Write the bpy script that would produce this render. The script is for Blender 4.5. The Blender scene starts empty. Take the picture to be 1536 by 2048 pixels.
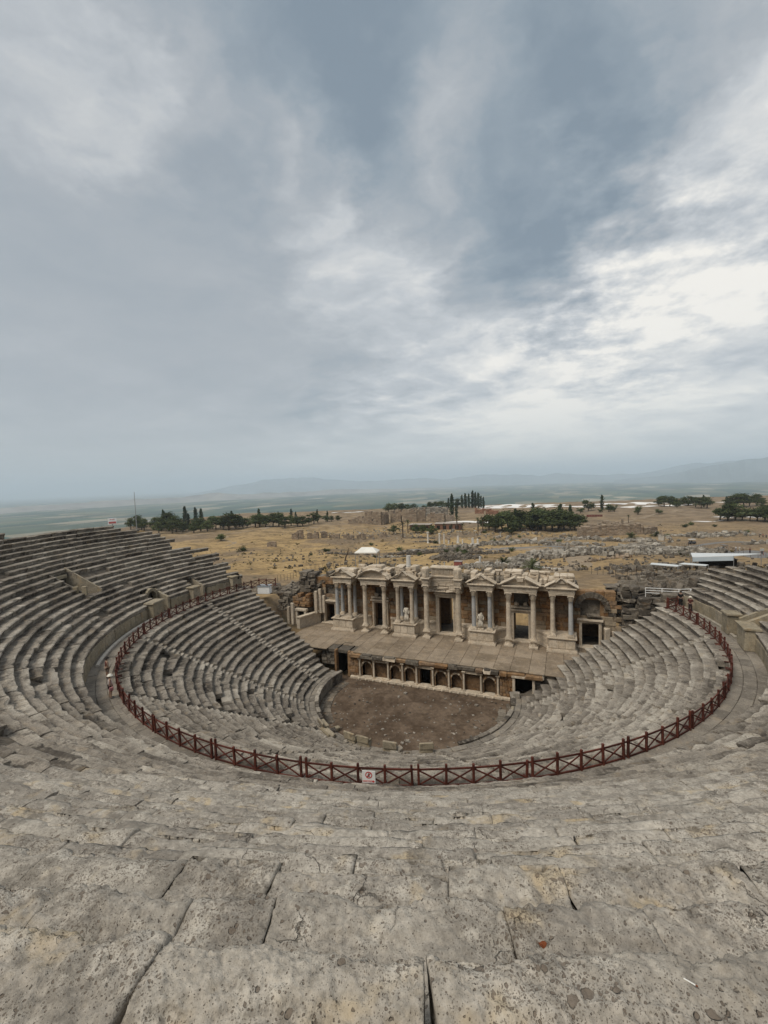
import bpy, bmesh, math, random
import numpy as np
from mathutils import Vector, Matrix

S = bpy.context.scene
COL = S.collection
rad = math.radians

# ------------------------------------------------------------------ camera
CAM = (15.24, -44.079, 23.493)
def make_camera():
    yaw, pitch, roll = -.386, -.065, -.035
    cy, sy, cp, sp = math.cos(yaw), math.sin(yaw), math.cos(pitch), math.sin(pitch)
    f = Vector((sy*cp, cy*cp, sp)); r = Vector((cy, -sy, 0)); u = r.cross(f)
    c, s = math.cos(roll), math.sin(roll)
    r, u = r*c+u*s, u*c-r*s
    cd = bpy.data.cameras.new('camera'); co = bpy.data.objects.new('camera', cd); COL.objects.link(co)
    co.matrix_world = Matrix(((r.x, u.x, -f.x, CAM[0]), (r.y, u.y, -f.y, CAM[1]), (r.z, u.z, -f.z, CAM[2]), (0, 0, 0, 1)))
    cd.sensor_fit = 'HORIZONTAL'; cd.sensor_width = 36; cd.lens = 900/1536*36
    cd.clip_start = .05; cd.clip_end = 120000
    S.camera = co
make_camera()

# ------------------------------------------------------------------ sky, sun, exposure
SUN_AZ, SUN_EL = rad(-152), rad(56)
def make_world():
    w = bpy.data.worlds.new('World'); S.world = w; w.use_nodes = True
    nt = w.node_tree; N = nt.nodes; L = nt.links; N.clear()
    def nd(t, **k):
        n = N.new(t)
        for a, v in k.items(): setattr(n, a, v)
        return n
    def val(x):
        return x
    def mth(op, a, b=None, clamp=False):
        n = nd('ShaderNodeMath', operation=op, use_clamp=clamp)
        for i, v in enumerate((a, b)):
            if v is None: continue
            if isinstance(v, (int, float)): n.inputs[i].default_value = v
            else: L.new(v, n.inputs[i])
        return n.outputs[0]
    tc = nd('ShaderNodeTexCoord'); d = tc.outputs['Generated']
    sep = nd('ShaderNodeSeparateXYZ'); L.new(d, sep.inputs[0])
    zc = mth('ADD', mth('MAXIMUM', sep.outputs[2], 0.0), .16)
    cmb = nd('ShaderNodeCombineXYZ'); L.new(mth('DIVIDE', sep.outputs[0], zc), cmb.inputs[0]); L.new(mth('DIVIDE', sep.outputs[1], zc), cmb.inputs[1])
    uv = cmb.outputs[0]
    def noise(vec, scale, detail, rough=.55, off=(0, 0, 0), dist=0.):
        mp = nd('ShaderNodeMapping'); mp.inputs['Location'].default_value = off; L.new(vec, mp.inputs[0])
        n = nd('ShaderNodeTexNoise'); n.inputs['Scale'].default_value = scale; n.inputs['Detail'].default_value = detail
        n.inputs['Roughness'].default_value = rough; n.inputs['Distortion'].default_value = dist
        L.new(mp.outputs[0], n.inputs['Vector']); return n
    wn = noise(uv, .8, 7, .6)
    sub = nd('ShaderNodeVectorMath', operation='SUBTRACT'); L.new(wn.outputs['Color'], sub.inputs[0]); sub.inputs[1].default_value = (.5, .5, .5)
    scl = nd('ShaderNodeVectorMath', operation='SCALE'); L.new(sub.outputs[0], scl.inputs[0]); scl.inputs['Scale'].default_value = .9
    add = nd('ShaderNodeVectorMath', operation='ADD'); L.new(uv, add.inputs[0]); L.new(scl.outputs[0], add.inputs[1])
    uvw = add.outputs[0]
    big = noise(uvw, .55, 7, .52, (3.1, 1.7, 0)).outputs['Fac']
    mid = noise(uvw, 1.5, 9, .62, (7.3, 2.2, 0)).outputs['Fac']
    fine = noise(uvw, 4.2, 8, .6, (1.3, 9.2, 0)).outputs['Fac']
    # warp the direction a little so that the big cloud masses have ragged rims
    wd = nd('ShaderNodeVectorMath', operation='SCALE'); L.new(sub.outputs[0], wd.inputs[0]); wd.inputs['Scale'].default_value = .75
    wd2 = nd('ShaderNodeVectorMath', operation='ADD'); L.new(d, wd2.inputs[0]); L.new(wd.outputs[0], wd2.inputs[1])
    nrm = nd('ShaderNodeVectorMath', operation='NORMALIZE'); L.new(wd2.outputs[0], nrm.inputs[0])
    def mass(dirn, inner, outer):
        dn = nd('ShaderNodeVectorMath', operation='DOT_PRODUCT'); L.new(nrm.outputs[0], dn.inputs[0]); dn.inputs[1].default_value = Vector(dirn).normalized()
        mr = nd('ShaderNodeMapRange', interpolation_type='SMOOTHSTEP'); L.new(dn.outputs['Value'], mr.inputs[0])
        mr.inputs[1].default_value = math.cos(rad(outer)); mr.inputs[2].default_value = math.cos(rad(inner)); return mr.outputs[0]
    t = mth('ADD', mth('MULTIPLY', mth('SUBTRACT', big, .5), 1.0), mth('MULTIPLY', mth('SUBTRACT', mid, .5), 1.2))
    t = mth('ADD', t, mth('MULTIPLY', mth('SUBTRACT', fine, .5), .55))
    t = mth('ADD', t, .55)
    mott = noise(uv, 7., 7, .6, (4.4, .3, 0)).outputs['Fac']
    t = mth('ADD', t, mth('MULTIPLY', mth('SUBTRACT', mott, .52), mth('MULTIPLY', mass((.13, .92, .37), 2, 17), 1.5)))
    for dirn, i_, o_, amt in MASSES:
        t = mth('ADD', t, mth('MULTIPLY', mass(dirn, i_, o_), amt))
    ramp = nd('ShaderNodeValToRGB'); L.new(t, ramp.inputs[0]); cr = ramp.color_ramp
    cr.elements[0].position = .0; cr.elements[0].color = (.122, .154, .184, 1)
    cr.elements[1].position = 1.0; cr.elements[1].color = (.545, .525, .485, 1)
    for p, c in ((.20, (.158, .190, .217)), (.45, (.235, .253, .269)), (.64, (.312, .326, .338)), (.84, (.435, .433, .42))):
        e = cr.elements.new(p); e.color = (*c, 1)
    # towards the horizon the deck closes into an even veil
    hz = nd('ShaderNodeMapRange', interpolation_type='SMOOTHSTEP'); L.new(sep.outputs[2], hz.inputs[0]); hz.inputs[1].default_value = .20; hz.inputs[2].default_value = .0
    veil = nd('ShaderNodeMixRGB'); L.new(mth('MULTIPLY', hz.outputs[0], .8), veil.inputs[0]); L.new(ramp.outputs[0], veil.inputs[1]); veil.inputs[2].default_value = (.42, .425, .42, 1)
    rain = nd('ShaderNodeMixRGB'); L.new(mth('MULTIPLY', mass((-.86, .47, .19), 8, 42), .75), rain.inputs[0]); L.new(veil.outputs[0], rain.inputs[1]); rain.inputs[2].default_value = (.228, .243, .257, 1)
    up = nd('ShaderNodeVectorMath', operation='SCALE'); L.new(rain.outputs[0], up.inputs[0]); up.inputs['Scale'].default_value = 10
    sky = nd('ShaderNodeTexSky', sky_type='NISHITA'); sky.sun_disc = False; sky.sun_elevation = SUN_EL; sky.sun_rotation = SUN_AZ
    mx = nd('ShaderNodeMixRGB'); mx.inputs[0].default_value = .95; L.new(sky.outputs[0], mx.inputs[1]); L.new(up.outputs[0], mx.inputs[2])
    bg = nd('ShaderNodeBackground'); bg.inputs['Strength'].default_value = .1; L.new(mx.outputs[0], bg.inputs[0])
    out = nd('ShaderNodeOutputWorld'); L.new(bg.outputs[0], out.inputs[0])
    w.cycles.sampling_method = 'MANUAL'; w.cycles.sample_map_resolution = 512
# cloud masses of the deck: direction, inner and outer radius in degrees, brighter (+) or darker (-)
MASSES = [((.12, .965, .19), 4, 21, .34), ((.27, .92, .26), 2, 11, .06), ((-.13, .97, .17), 1, 11, .18), ((-.10, .80, .585), 7, 20, -.26), ((-.42, .62, .65), 4, 14, -.28),
    ((.12, .76, .64), 4, 15, -.24), ((-.03, .87, .48), 3, 14, -.16), ((-.62, .50, .62), 1, 5, .22), ((-.56, .56, .60), 1, 5, .26), ((-.50, .63, .57), 1, 4.5, .24), ((-.44, .70, .53), 1, 6, .24), ((.22, .83, .50), 1, 8, .14), ((-.36, .81, .43), 2, 11, .14), ((-.22, .80, .56), 1, 6, .10), ((-.20, .86, .42), 1, 7, .14), ((-.43, .855, .22), 2, 8, -.16), ((-.66, .62, .40), 4, 18, -.14)]

make_world()
def make_sun():
    ld = bpy.data.lights.new('sun', 'SUN'); ld.energy = 1.5; ld.angle = rad(24); ld.color = (1, .93, .82)
    o = bpy.data.objects.new('sun', ld); COL.objects.link(o)
    d = Vector((math.sin(SUN_AZ)*math.cos(SUN_EL), math.cos(SUN_AZ)*math.cos(SUN_EL), math.sin(SUN_EL)))
    o.rotation_euler = d.to_track_quat('Z', 'Y').to_euler(); o.location = (30, 60, 120)
make_sun()
S.view_settings.view_transform = 'Standard'; S.view_settings.look = 'None'; S.view_settings.gamma = 1
S.view_settings.use_curve_mapping = False; S.view_settings.exposure = 0.88
S.render.engine = 'CYCLES'
S.cycles.use_denoising = True
S.cycles.max_bounces = 6; S.cycles.diffuse_bounces = 3; S.cycles.glossy_bounces = 2; S.cycles.volume_bounces = 3
S.cycles.transparent_max_bounces = 8
S.cycles.caustics_reflective = False; S.cycles.caustics_refractive = False

# ------------------------------------------------------------------ helpers
RNG = np.random.default_rng(7); random.seed(7)

def hash3(ix, iy, iz, s=0):
    h = (ix.astype(np.int64)*73856093) ^ (iy.astype(np.int64)*19349663) ^ (iz.astype(np.int64)*83492791) ^ (s*2654435761)
    h = (h & 0xffffffff).astype(np.uint64)
    h = (h ^ (h >> np.uint64(15)))*np.uint64(0x2c1b3c6d) & np.uint64(0xffffffff)
    h = (h ^ (h >> np.uint64(12)))*np.uint64(0x297a2d39) & np.uint64(0xffffffff)
    h = h ^ (h >> np.uint64(15))
    return (h & np.uint64(0xffffff)).astype(np.float64)/0xffffff
def vnoise(P, s=0):
    F = np.floor(P); t = P-F; t = t*t*t*(t*(t*6-15)+10); F = F.astype(np.int64)
    r = 0
    for dx in (0, 1):
        wx = t[:, 0] if dx else 1-t[:, 0]
        for dy in (0, 1):
            wy = t[:, 1] if dy else 1-t[:, 1]
            for dz in (0, 1):
                wz = t[:, 2] if dz else 1-t[:, 2]
                r = r + wx*wy*wz*hash3(F[:, 0]+dx, F[:, 1]+dy, F[:, 2]+dz, s)
    return r*2-1
def fbm(P, o=4, s=0, g=.5):
    a = 1; r = 0; P = P.copy()
    for i in range(o):
        r = r + a*vnoise(P, s+i*17); P = P*2.03+5.1; a *= g
    return r
def pits(P, s=0, rmin=.12, rmax=.42):
    """bowl-shaped holes: >0 inside a hole, its relative depth"""
    F = np.floor(P).astype(np.int64); out = np.zeros(len(P))
    for dx in (-1, 0, 1):
        for dy in (-1, 0, 1):
            for dz in (-1, 0, 1):
                cx, cy, cz = F[:, 0]+dx, F[:, 1]+dy, F[:, 2]+dz
                q = np.stack([cx+hash3(cx, cy, cz, s+1), cy+hash3(cx, cy, cz, s+2), cz+hash3(cx, cy, cz, s+3)], 1)
                rr = rmin+(rmax-rmin)*hash3(cx, cy, cz, s+4)**2.2
                d = np.sqrt(((P-q)**2).sum(1))
                out = np.maximum(out, np.clip(1-(d/rr)**2, 0, 1)*rr)
    return out

def mk_mesh(name, V, Q=None, NG=(), tone=None, smooth=False, mats=(), midx=None):
    """fast mesh: V (n,3), Q (k,4) or (k,3) index array, NG list of n-gons"""
    me = bpy.data.meshes.new(name)
    V = np.asarray(V, np.float32)
    parts = []; tot = []
    if Q is not None and len(Q):
        Qs = Q if isinstance(Q, list) else [Q]
        for q in Qs:
            if len(q):
                q = np.asarray(q, np.int32); parts.append(q.ravel()); tot.append(np.full(len(q), q.shape[1], np.int32))
    for g in NG:
        parts.append(np.asarray(g, np.int32)); tot.append(np.array([len(g)], np.int32))
    li = np.concatenate(parts); tt = np.concatenate(tot)
    me.vertices.add(len(V)); me.vertices.foreach_set('co', V.ravel())
    me.loops.add(len(li)); me.loops.foreach_set('vertex_index', li)
    st = np.zeros(len(tt), np.int32); st[1:] = np.cumsum(tt)[:-1]
    me.polygons.add(len(tt)); me.polygons.foreach_set('loop_start', st); me.polygons.foreach_set('loop_total', tt)
    if midx is not None: me.polygons.foreach_set('material_index', np.asarray(midx, np.int32))
    me.polygons.foreach_set('use_smooth', np.full(len(tt), bool(smooth)))
    me.update(calc_edges=True)
    if tone is None: tone = np.full(len(V), .5)
    at = me.attributes.new('tone', 'FLOAT', 'POINT'); at.data.foreach_set('value', np.asarray(np.broadcast_to(tone, len(V)), np.float32).copy())
    for m in mats: me.materials.append(m)
    return me
def link(name, data, parent=None, mat=None, loc=None, rz=None):
    o = bpy.data.objects.new(name, data); COL.objects.link(o)
    if parent is not None: o.parent = parent
    if mat is not None and data is not None and len(data.materials) == 0: data.materials.append(mat)
    if loc is not None: o.location = loc
    if rz is not None: o.rotation_euler = (0, 0, rz)
    return o
def tag(o, label=None, cat=None, group=None, kind=None):
    if label: o['label'] = label
    if cat: o['category'] = cat
    if group: o['group'] = group
    if kind: o['kind'] = kind
    return o
def root(name, label, cat, loc=(0, 0, 0), rz=0, group=None):
    o = bpy.data.objects.new(name, None); COL.objects.link(o); o.location = loc; o.rotation_euler = (0, 0, rz)
    o.empty_display_size = .3
    return tag(o, label, cat, group)
def copy_tree(o, parent=None):
    c = o.copy(); COL.objects.link(c)
    if parent is not None: c.parent = parent
    for ch in o.children: copy_tree(ch, c)
    return c

# chamfered box topology (44 triangles)
def _chamfer():
    vs = []; ix = {}
    for sx in (-1, 1):
        for sy in (-1, 1):
            for sz in (-1, 1):
                for k in range(3):
                    ix[(sx, sy, sz, k)] = len(vs); vs.append((sx, sy, sz, k))
    F = []
    for k in range(3):
        a, b = [i for i in range(3) if i != k]
        for s in (-1, 1):
            f = []
            for (p, q) in ((-1, -1), (1, -1), (1, 1), (-1, 1)):
                c = [0, 0, 0]; c[k] = s; c[a] = p; c[b] = q; f.append(ix[(*c, k)])
            F.append(f)
    for m in range(3):
        k, l = [i for i in range(3) if i != m]
        for p in (-1, 1):
            for q in (-1, 1):
                c1 = [0, 0, 0]; c1[k] = p; c1[l] = q; c2 = list(c1); c1[m] = -1; c2[m] = 1
                F.append([ix[(*c1, k)], ix[(*c1, l)], ix[(*c2, l)], ix[(*c2, k)]])
    T = []
    for sx in (-1, 1):
        for sy in (-1, 1):
            for sz in (-1, 1): T.append([ix[(sx, sy, sz, k)] for k in range(3)])
    sg = np.array([v[:3] for v in vs], float); ax = np.array([v[3] for v in vs])
    P = sg.copy()
    for i in range(24):
        for a in range(3):
            if a != ax[i]: P[i, a] *= .8
    def orient(f):
        p = P[f]; n = np.cross(p[1]-p[0], p[2]-p[0]); return f if n @ p.mean(0) > 0 else f[::-1]
    return sg, ax, np.array([orient(f) for f in F]), np.array([orient(f) for f in T])
_SG, _AX, _CF, _CT = _chamfer()
def cbox(size, bev=.03, jit=0., rng=RNG):
    """vertices of a chamfered box of full size, corners jittered"""
    h = np.asarray(size, float)/2
    b = min(bev, h.min()*.8)
    P = _SG*h
    for a in range(3):
        m = _AX != a
        P[m, a] = _SG[m, a]*(h[a]-b)
    if jit:
        j = {}
        cj = rng.normal(0, jit, (8, 3)); ci = ((_SG[:, 0] > 0)*4+(_SG[:, 1] > 0)*2+(_SG[:, 2] > 0)).astype(int)
        P = P+cj[ci]*np.minimum(1, h/.25)
    return P
class MB:
    def __init__(s): s.V = []; s.Q = []; s.T = []; s.NG = []; s.t = []; s.n = 0
    def add(s, V, Q=None, T=None, NG=None, tone=.5):
        V = np.asarray(V, float)
        if Q is not None and len(Q): s.Q.append(np.asarray(Q)+s.n)
        if T is not None and len(T): s.T.append(np.asarray(T)+s.n)
        if NG is not None:
            for g in NG: s.NG.append(np.asarray(g)+s.n)
        s.V.append(V); s.t.append(np.broadcast_to(np.asarray(tone, float), len(V))); s.n += len(V)
    def box(s, c, size, bev=.03, jit=0., rz=0., tone=None, M=None, rng=RNG):
        P = cbox(size, bev, jit, rng)
        if M is not None: P = P @ np.array(M).T
        if rz:
            cc, ss = math.cos(rz), math.sin(rz); P = np.stack([P[:, 0]*cc-P[:, 1]*ss, P[:, 0]*ss+P[:, 1]*cc, P[:, 2]], 1)
        s.add(P+np.asarray(c, float), _CF, _CT, tone=rng.random() if tone is None else tone)
    def span(s, lo, hi, bev=.02, tone=.5, jit=0):
        lo = np.asarray(lo, float); hi = np.asarray(hi, float); s.box((lo+hi)/2, hi-lo, bev, jit, tone=tone)
    def lathe(s, prof, n=12, c=(0, 0, 0), tone=.5, cap=True, sq=0):
        a = np.arange(n)/n*2*math.pi; V = []
        for r, z in prof: V.append(np.stack([c[0]+r*np.cos(a), c[1]+r*np.sin(a), np.full(n, c[2]+z)], 1))
        V = np.concatenate(V); k = len(prof); Q = []
        for i in range(k-1):
            for j in range(n): Q.append((i*n+j, i*n+(j+1) % n, (i+1)*n+(j+1) % n, (i+1)*n+j))
        NG = [list(range(n))[::-1], list(range((k-1)*n, k*n))] if cap else None
        s.add(V, Q, NG=NG, tone=tone)
    def tube(s, pts, r, n=6, tone=.5):
        pts = [Vector(p) for p in pts]; rs = r if isinstance(r, (list, tuple)) else [r]*len(pts); V = []
        for i, p in enumerate(pts):
            d = (pts[min(i+1, len(pts)-1)]-pts[max(i-1, 0)]).normalized()
            a = d.cross(Vector((0, 0, 1)) if abs(d.z) < .9 else Vector((1, 0, 0))).normalized(); b = d.cross(a)
            for j in range(n):
                t = j/n*2*math.pi; V.append(p+(a*math.cos(t)+b*math.sin(t))*rs[i])
        Q = []; k = len(pts)
        for i in range(k-1):
            for j in range(n): Q.append((i*n+j, i*n+(j+1) % n, (i+1)*n+(j+1) % n, (i+1)*n+j))
        s.add(np.array([tuple(v) for v in V]), Q, NG=[list(range(n))[::-1], list(range((k-1)*n, k*n))], tone=tone)
    def prism(s, poly, y0, y1, tone=.5, axis='y'):
        """polygon in x,z extruded along y"""
        k = len(poly); V = [(x, y0, z) for x, z in poly]+[(x, y1, z) for x, z in poly]
        Q = [(i, (i+1) % k, k+(i+1) % k, k+i) for i in range(k)]
        s.add(V, Q, NG=[list(range(k))[::-1], list(range(k, 2*k))], tone=tone)
    def mesh(s, name, smooth=False, mats=()):
        qs = []
        if s.Q: qs.append(np.concatenate(s.Q))
        if s.T: qs.append(np.concatenate(s.T))
        return mk_mesh(name, np.concatenate(s.V), qs or None, s.NG, np.concatenate(s.t), smooth, mats)
    def obj(s, name, mat, parent=None, loc=None, rz=None, smooth=False):
        return link(name, s.mesh(name, smooth), parent, mat, loc, rz)

# ------------------------------------------------------------------ materials
def new_mat(name):
    m = bpy.data.materials.new(name); m.use_nodes = True; nt = m.node_tree; nt.nodes.clear(); return m, nt
class NT:
    def __init__(s, nt): s.nt = nt; s.N = nt.nodes; s.L = nt.links
    def nd(s, t, **k):
        n = s.N.new(t)
        for a, v in k.items(): setattr(n, a, v)
        return n
    def setin(s, sock, v):
        if v is None: return
        if isinstance(v, bpy.types.NodeSocket): s.L.new(v, sock)
        elif isinstance(v, (tuple, list)) and len(v) == 3 and sock.type == 'RGBA': sock.default_value = (*v, 1)
        else: sock.default_value = v
    def math(s, op, a, b=None, c=None, clamp=False):
        n = s.nd('ShaderNodeMath', operation=op, use_clamp=clamp)
        for i, v in enumerate((a, b, c)): s.setin(n.inputs[i], v)
        return n.outputs[0]
    def pos(s): return s.nd('ShaderNodeNewGeometry').outputs['Position']
    def noise(s, vec, scale, detail=4, rough=.5, dist=0., stretch=None):
        if stretch is not None:
            mp = s.nd('ShaderNodeMapping'); mp.inputs['Scale'].default_value = stretch; s.L.new(vec, mp.inputs[0]); vec = mp.outputs[0]
        n = s.nd('ShaderNodeTexNoise'); s.L.new(vec, n.inputs['Vector']); n.inputs['Scale'].default_value = scale
        n.inputs['Detail'].default_value = detail; n.inputs['Roughness'].default_value = rough; n.inputs['Distortion'].default_value = dist
        return n.outputs['Fac']
    def vor(s, vec, scale, feature='F1', rand=1., out='Distance'):
        n = s.nd('ShaderNodeTexVoronoi', feature=feature); s.L.new(vec, n.inputs['Vector']); n.inputs['Scale'].default_value = scale; n.inputs['Randomness'].default_value = rand
        return n.outputs[out]
    def remap(s, v, a, b, c=0., d=1., smooth=True):
        n = s.nd('ShaderNodeMapRange', interpolation_type='SMOOTHSTEP' if smooth else 'LINEAR'); s.setin(n.inputs[0], v)
        n.inputs[1].default_value = a; n.inputs[2].default_value = b; n.inputs[3].default_value = c; n.inputs[4].default_value = d; return n.outputs[0]
    def mix(s, f, a, b, mode='MIX'):
        n = s.nd('ShaderNodeMixRGB', blend_type=mode); s.setin(n.inputs[0], f); s.setin(n.inputs[1], a); s.setin(n.inputs[2], b); return n.outputs[0]
    def ramp(s, v, stops):
        n = s.nd('ShaderNodeValToRGB'); s.setin(n.inputs[0], v); e = n.color_ramp.elements
        e[0].position = stops[0][0]; e[0].color = (*stops[0][1], 1); e[1].position = stops[-1][0]; e[1].color = (*stops[-1][1], 1)
        for p, c in stops[1:-1]:
            x = e.new(p); x.color = (*c, 1)
        return n.outputs[0]
    def attr(s, name): return s.nd('ShaderNodeAttribute', attribute_name=name).outputs['Fac']
    def bump(s, h, strength=.5, dist=.02, normal=None):
        n = s.nd('ShaderNodeBump'); s.setin(n.inputs['Height'], h); n.inputs['Strength'].default_value = strength; n.inputs['Distance'].default_value = dist
        if normal is not None: s.L.new(normal, n.inputs['Normal'])
        return n.outputs[0]
    def out(s, col, rough=.9, normal=None, spec=.2, metal=0.):
        b = s.nd('ShaderNodeBsdfPrincipled'); s.setin(b.inputs['Base Color'], col); s.setin(b.inputs['Roughness'], rough)
        b.inputs['Specular IOR Level'].default_value = spec; b.inputs['Metallic'].default_value = metal
        if normal is not None: s.L.new(normal, b.inputs['Normal'])
        o = s.nd('ShaderNodeOutputMaterial'); s.L.new(b.outputs[0], o.inputs[0]); return b
def simple(name, c, var=.25, scale=3., rough=.8, spec=.2, bump=.0, metal=0., dirt=None, objvar=0.):
    m, nt = new_mat(name); t = NT(nt); p = t.pos()
    n = t.noise(p, scale, 5, .6)
    dk = tuple(x*(1-var) for x in c); lt = tuple(min(1, x*(1+var)) for x in c)
    col = t.ramp(n, [(.3, dk), (.7, lt)])
    tn = t.remap(t.attr('tone'), 0, 1, .75, 1.25, False)
    col = t.mix(1, col, tn, 'MULTIPLY')
    if objvar: col = t.mix(1, col, t.remap(t.nd('ShaderNodeObjectInfo').outputs['Random'], 0, 1, 1-objvar, 1+objvar, False), 'MULTIPLY')
    if dirt:
        col = t.mix(t.remap(t.noise(p, scale*.6+.3, 6, .65), .5, .68), col, dirt)
    nr = t.bump(t.noise(p, scale*6, 5, .6), bump, .02) if bump else None
    t.out(col, rough, nr, spec, metal); return m
def stone(name, tints, pale, ochre, crust, crust_amt=.5, pit=1., scale=1., pit_scale=26., crust_lo=.52, warm_amt=.5):
    """weathered travertine or marble: tinted blocks, pale abraded patches, ochre stains, dark lichen crust, pores"""
    m, nt = new_mat(name); t = NT(nt); p = t.pos()
    tone = t.attr('tone')
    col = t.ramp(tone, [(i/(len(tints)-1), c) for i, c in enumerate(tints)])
    n_mid = t.noise(p, 2.6*scale, 8, .68)
    n_big = t.noise(p, .55*scale, 5, .55)
    n_fin = t.noise(p, 13*scale, 6, .68)
    col = t.mix(1, col, t.remap(n_fin, .28, .72, .62, 1.32, False), 'MULTIPLY')
    col = t.mix(1, col, t.remap(n_big, .35, .65, .80, 1.16, False), 'MULTIPLY')
    col = t.mix(t.math('MULTIPLY', t.remap(n_mid, .50, .66), .7), col, pale)
    col = t.mix(t.math('MULTIPLY', t.remap(t.noise(p, 1.1*scale, 4, .6, .4), .55, .72), warm_amt), col, ochre)
    cr = t.math('MULTIPLY', t.remap(t.noise(p, 1.7*scale, 10, .74), crust_lo, crust_lo+.12), crust_amt)
    cr = t.math('MULTIPLY', cr, t.remap(n_big, .36, .62, .35, 1.))
    col = t.mix(cr, col, crust)
    h = t.math('ADD', t.math('MULTIPLY', n_fin, .6), t.math('MULTIPLY', t.noise(p, 55*scale, 4, .6), .35))
    if pit:
        wp = t.nd('ShaderNodeVectorMath', operation='ADD')
        nz = t.nd('ShaderNodeTexNoise'); t.L.new(p, nz.inputs['Vector']); nz.inputs['Scale'].default_value = 18
        sc = t.nd('ShaderNodeVectorMath', operation='SCALE'); t.L.new(nz.outputs['Color'], sc.inputs[0]); sc.inputs['Scale'].default_value = .035
        t.L.new(p, wp.inputs[0]); t.L.new(sc.outputs[0], wp.inputs[1]); wv = wp.outputs[0]
        dens = t.remap(t.noise(p, 1.3, 5, .6), .34, .66, .55, 1.3)
        def holes(scale, lo, hi, pw):
            v = t.nd('ShaderNodeTexVoronoi'); t.L.new(wv, v.inputs['Vector']); v.inputs['Scale'].default_value = scale
            sc_ = t.nd('ShaderNodeSeparateColor'); t.L.new(v.outputs['Color'], sc_.inputs[0])
            r_ = t.math('MULTIPLY', t.math('ADD', t.math('MULTIPLY', t.math('POWER', sc_.outputs[0], pw), hi-lo), lo), dens)
            return t.remap(t.math('SUBTRACT', r_, v.outputs['Distance']), -.01, .07)
        pm = t.math('MAXIMUM', t.math('MAXIMUM', holes(pit_scale*.36, -.06, .44, 4.5), holes(pit_scale, .04, .44, 1.7)), t.math('MULTIPLY', holes(pit_scale*2.3, .08, .48, 1.5), .75))
        hue = t.mix(t.noise(p, 5, 2), (.085, .062, .045), (.16, .125, .095))
        col = t.mix(t.math('MULTIPLY', pm, .78*pit), col, hue)
        h = t.math('SUBTRACT', h, t.math('MULTIPLY', pm, .9))
    if pit:
        wc = t.nd('ShaderNodeVectorMath', operation='ADD'); nz2 = t.nd('ShaderNodeTexNoise'); t.L.new(p, nz2.inputs['Vector']); nz2.inputs['Scale'].default_value = 2.2; nz2.inputs['Detail'].default_value = 5
        s2 = t.nd('ShaderNodeVectorMath', operation='SCALE'); t.L.new(nz2.outputs['Color'], s2.inputs[0]); s2.inputs['Scale'].default_value = .9
        t.L.new(p, wc.inputs[0]); t.L.new(s2.outputs[0], wc.inputs[1])
        ed = t.vor(wc.outputs[0], .75, 'DISTANCE_TO_EDGE'); crk = t.math('MULTIPLY', t.remap(ed, .010, .002), t.remap(t.noise(p, .9, 3), .56, .64))
        col = t.mix(t.math('MULTIPLY', crk, .6), col, (.05, .042, .034)); h = t.math('SUBTRACT', h, t.math('MULTIPLY', crk, 1.2))
    nr = t.bump(h, .95, .028)
    t.out(col, .93, nr, .12); return m

# ------------------------------------------------------------------ ground: one sheet from the theatre to the horizon
def sstep(a, b, x):
    t = np.clip((x-a)/(b-a), 0, 1); return t*t*(3-2*t)
def ground_z(x,y):
    x=np.asarray(x,float); y=np.asarray(y,float)
    R=np.hypot(x,y); ang=np.degrees(np.arctan2(x,-y)); aa=np.abs(ang)
    u=-.377*x+.926*y
    far=np.interp(u,[-40,8,16,60,120,185,350,540,640,900,1500,2600],[9,8.6,7.2,1,-5,-9.5,-10.5,-12,-16,-75,-205,-215])
    amp=sstep(25,90,u)*(1-sstep(500,900,u))
    far=far+amp*(.9*np.sin(x*.043+1.3)*np.cos(y*.037)+.45*np.sin(x*.13+y*.09)+.25*np.sin(x*.31-y*.27+2))
    # side hills beyond the plateau are lower still; drop away to the far left
    far=far-sstep(-300,-600,x+.25*y)*60*(1-sstep(900,1500,u))
    # pit behind the stage
    pit=(1-sstep(25,29,np.abs(x-.4)))*(1-sstep(20,32,y))
    far=far*(1-pit)+pit*np.where(y<13,-.6,.9)
    cone=np.interp(R,[0,10.5,11.4,26,27,28.6,29.5,48,52,400,3000,5000],[-.5,-.5,.2,8.2,8.6,8.6,9.6,20.4,21.2,21.2,-150,-215])
    drop=sstep(50,66,aa)*sstep(42.5,55,R)
    cone=cone*(1-drop)+drop*np.minimum(cone,8.0)
    w=sstep(97,101,aa)*sstep(6,8,R)+(1-sstep(6,8,R))*(y>3.8)
    w=np.maximum(w, sstep(60,90,R)*sstep(60,95,aa))
    return cone*(1-w)+far*w

def gz(x, y): return float(ground_z(np.array([x]), np.array([y]))[0])

# stone tints
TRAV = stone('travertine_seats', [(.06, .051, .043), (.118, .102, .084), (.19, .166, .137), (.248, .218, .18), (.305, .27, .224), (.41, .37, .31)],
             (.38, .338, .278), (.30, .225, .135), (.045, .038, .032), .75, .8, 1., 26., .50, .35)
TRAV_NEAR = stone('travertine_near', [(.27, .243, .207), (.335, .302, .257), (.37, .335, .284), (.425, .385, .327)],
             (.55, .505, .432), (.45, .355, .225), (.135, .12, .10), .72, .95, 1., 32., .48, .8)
PAVE = stone('paving_stone', [(.15, .132, .11), (.20, .176, .146), (.24, .212, .175)], (.28, .248, .205), (.25, .20, .14), (.08, .07, .06), .55, 0, 1.)
MARBLE = stone('stage_marble', [(.44, .365, .275), (.51, .43, .33), (.57, .485, .38)], (.63, .555, .45), (.44, .31, .18), (.19, .145, .105), .5, 0, 1.6, 26, .49, .5)
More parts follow.
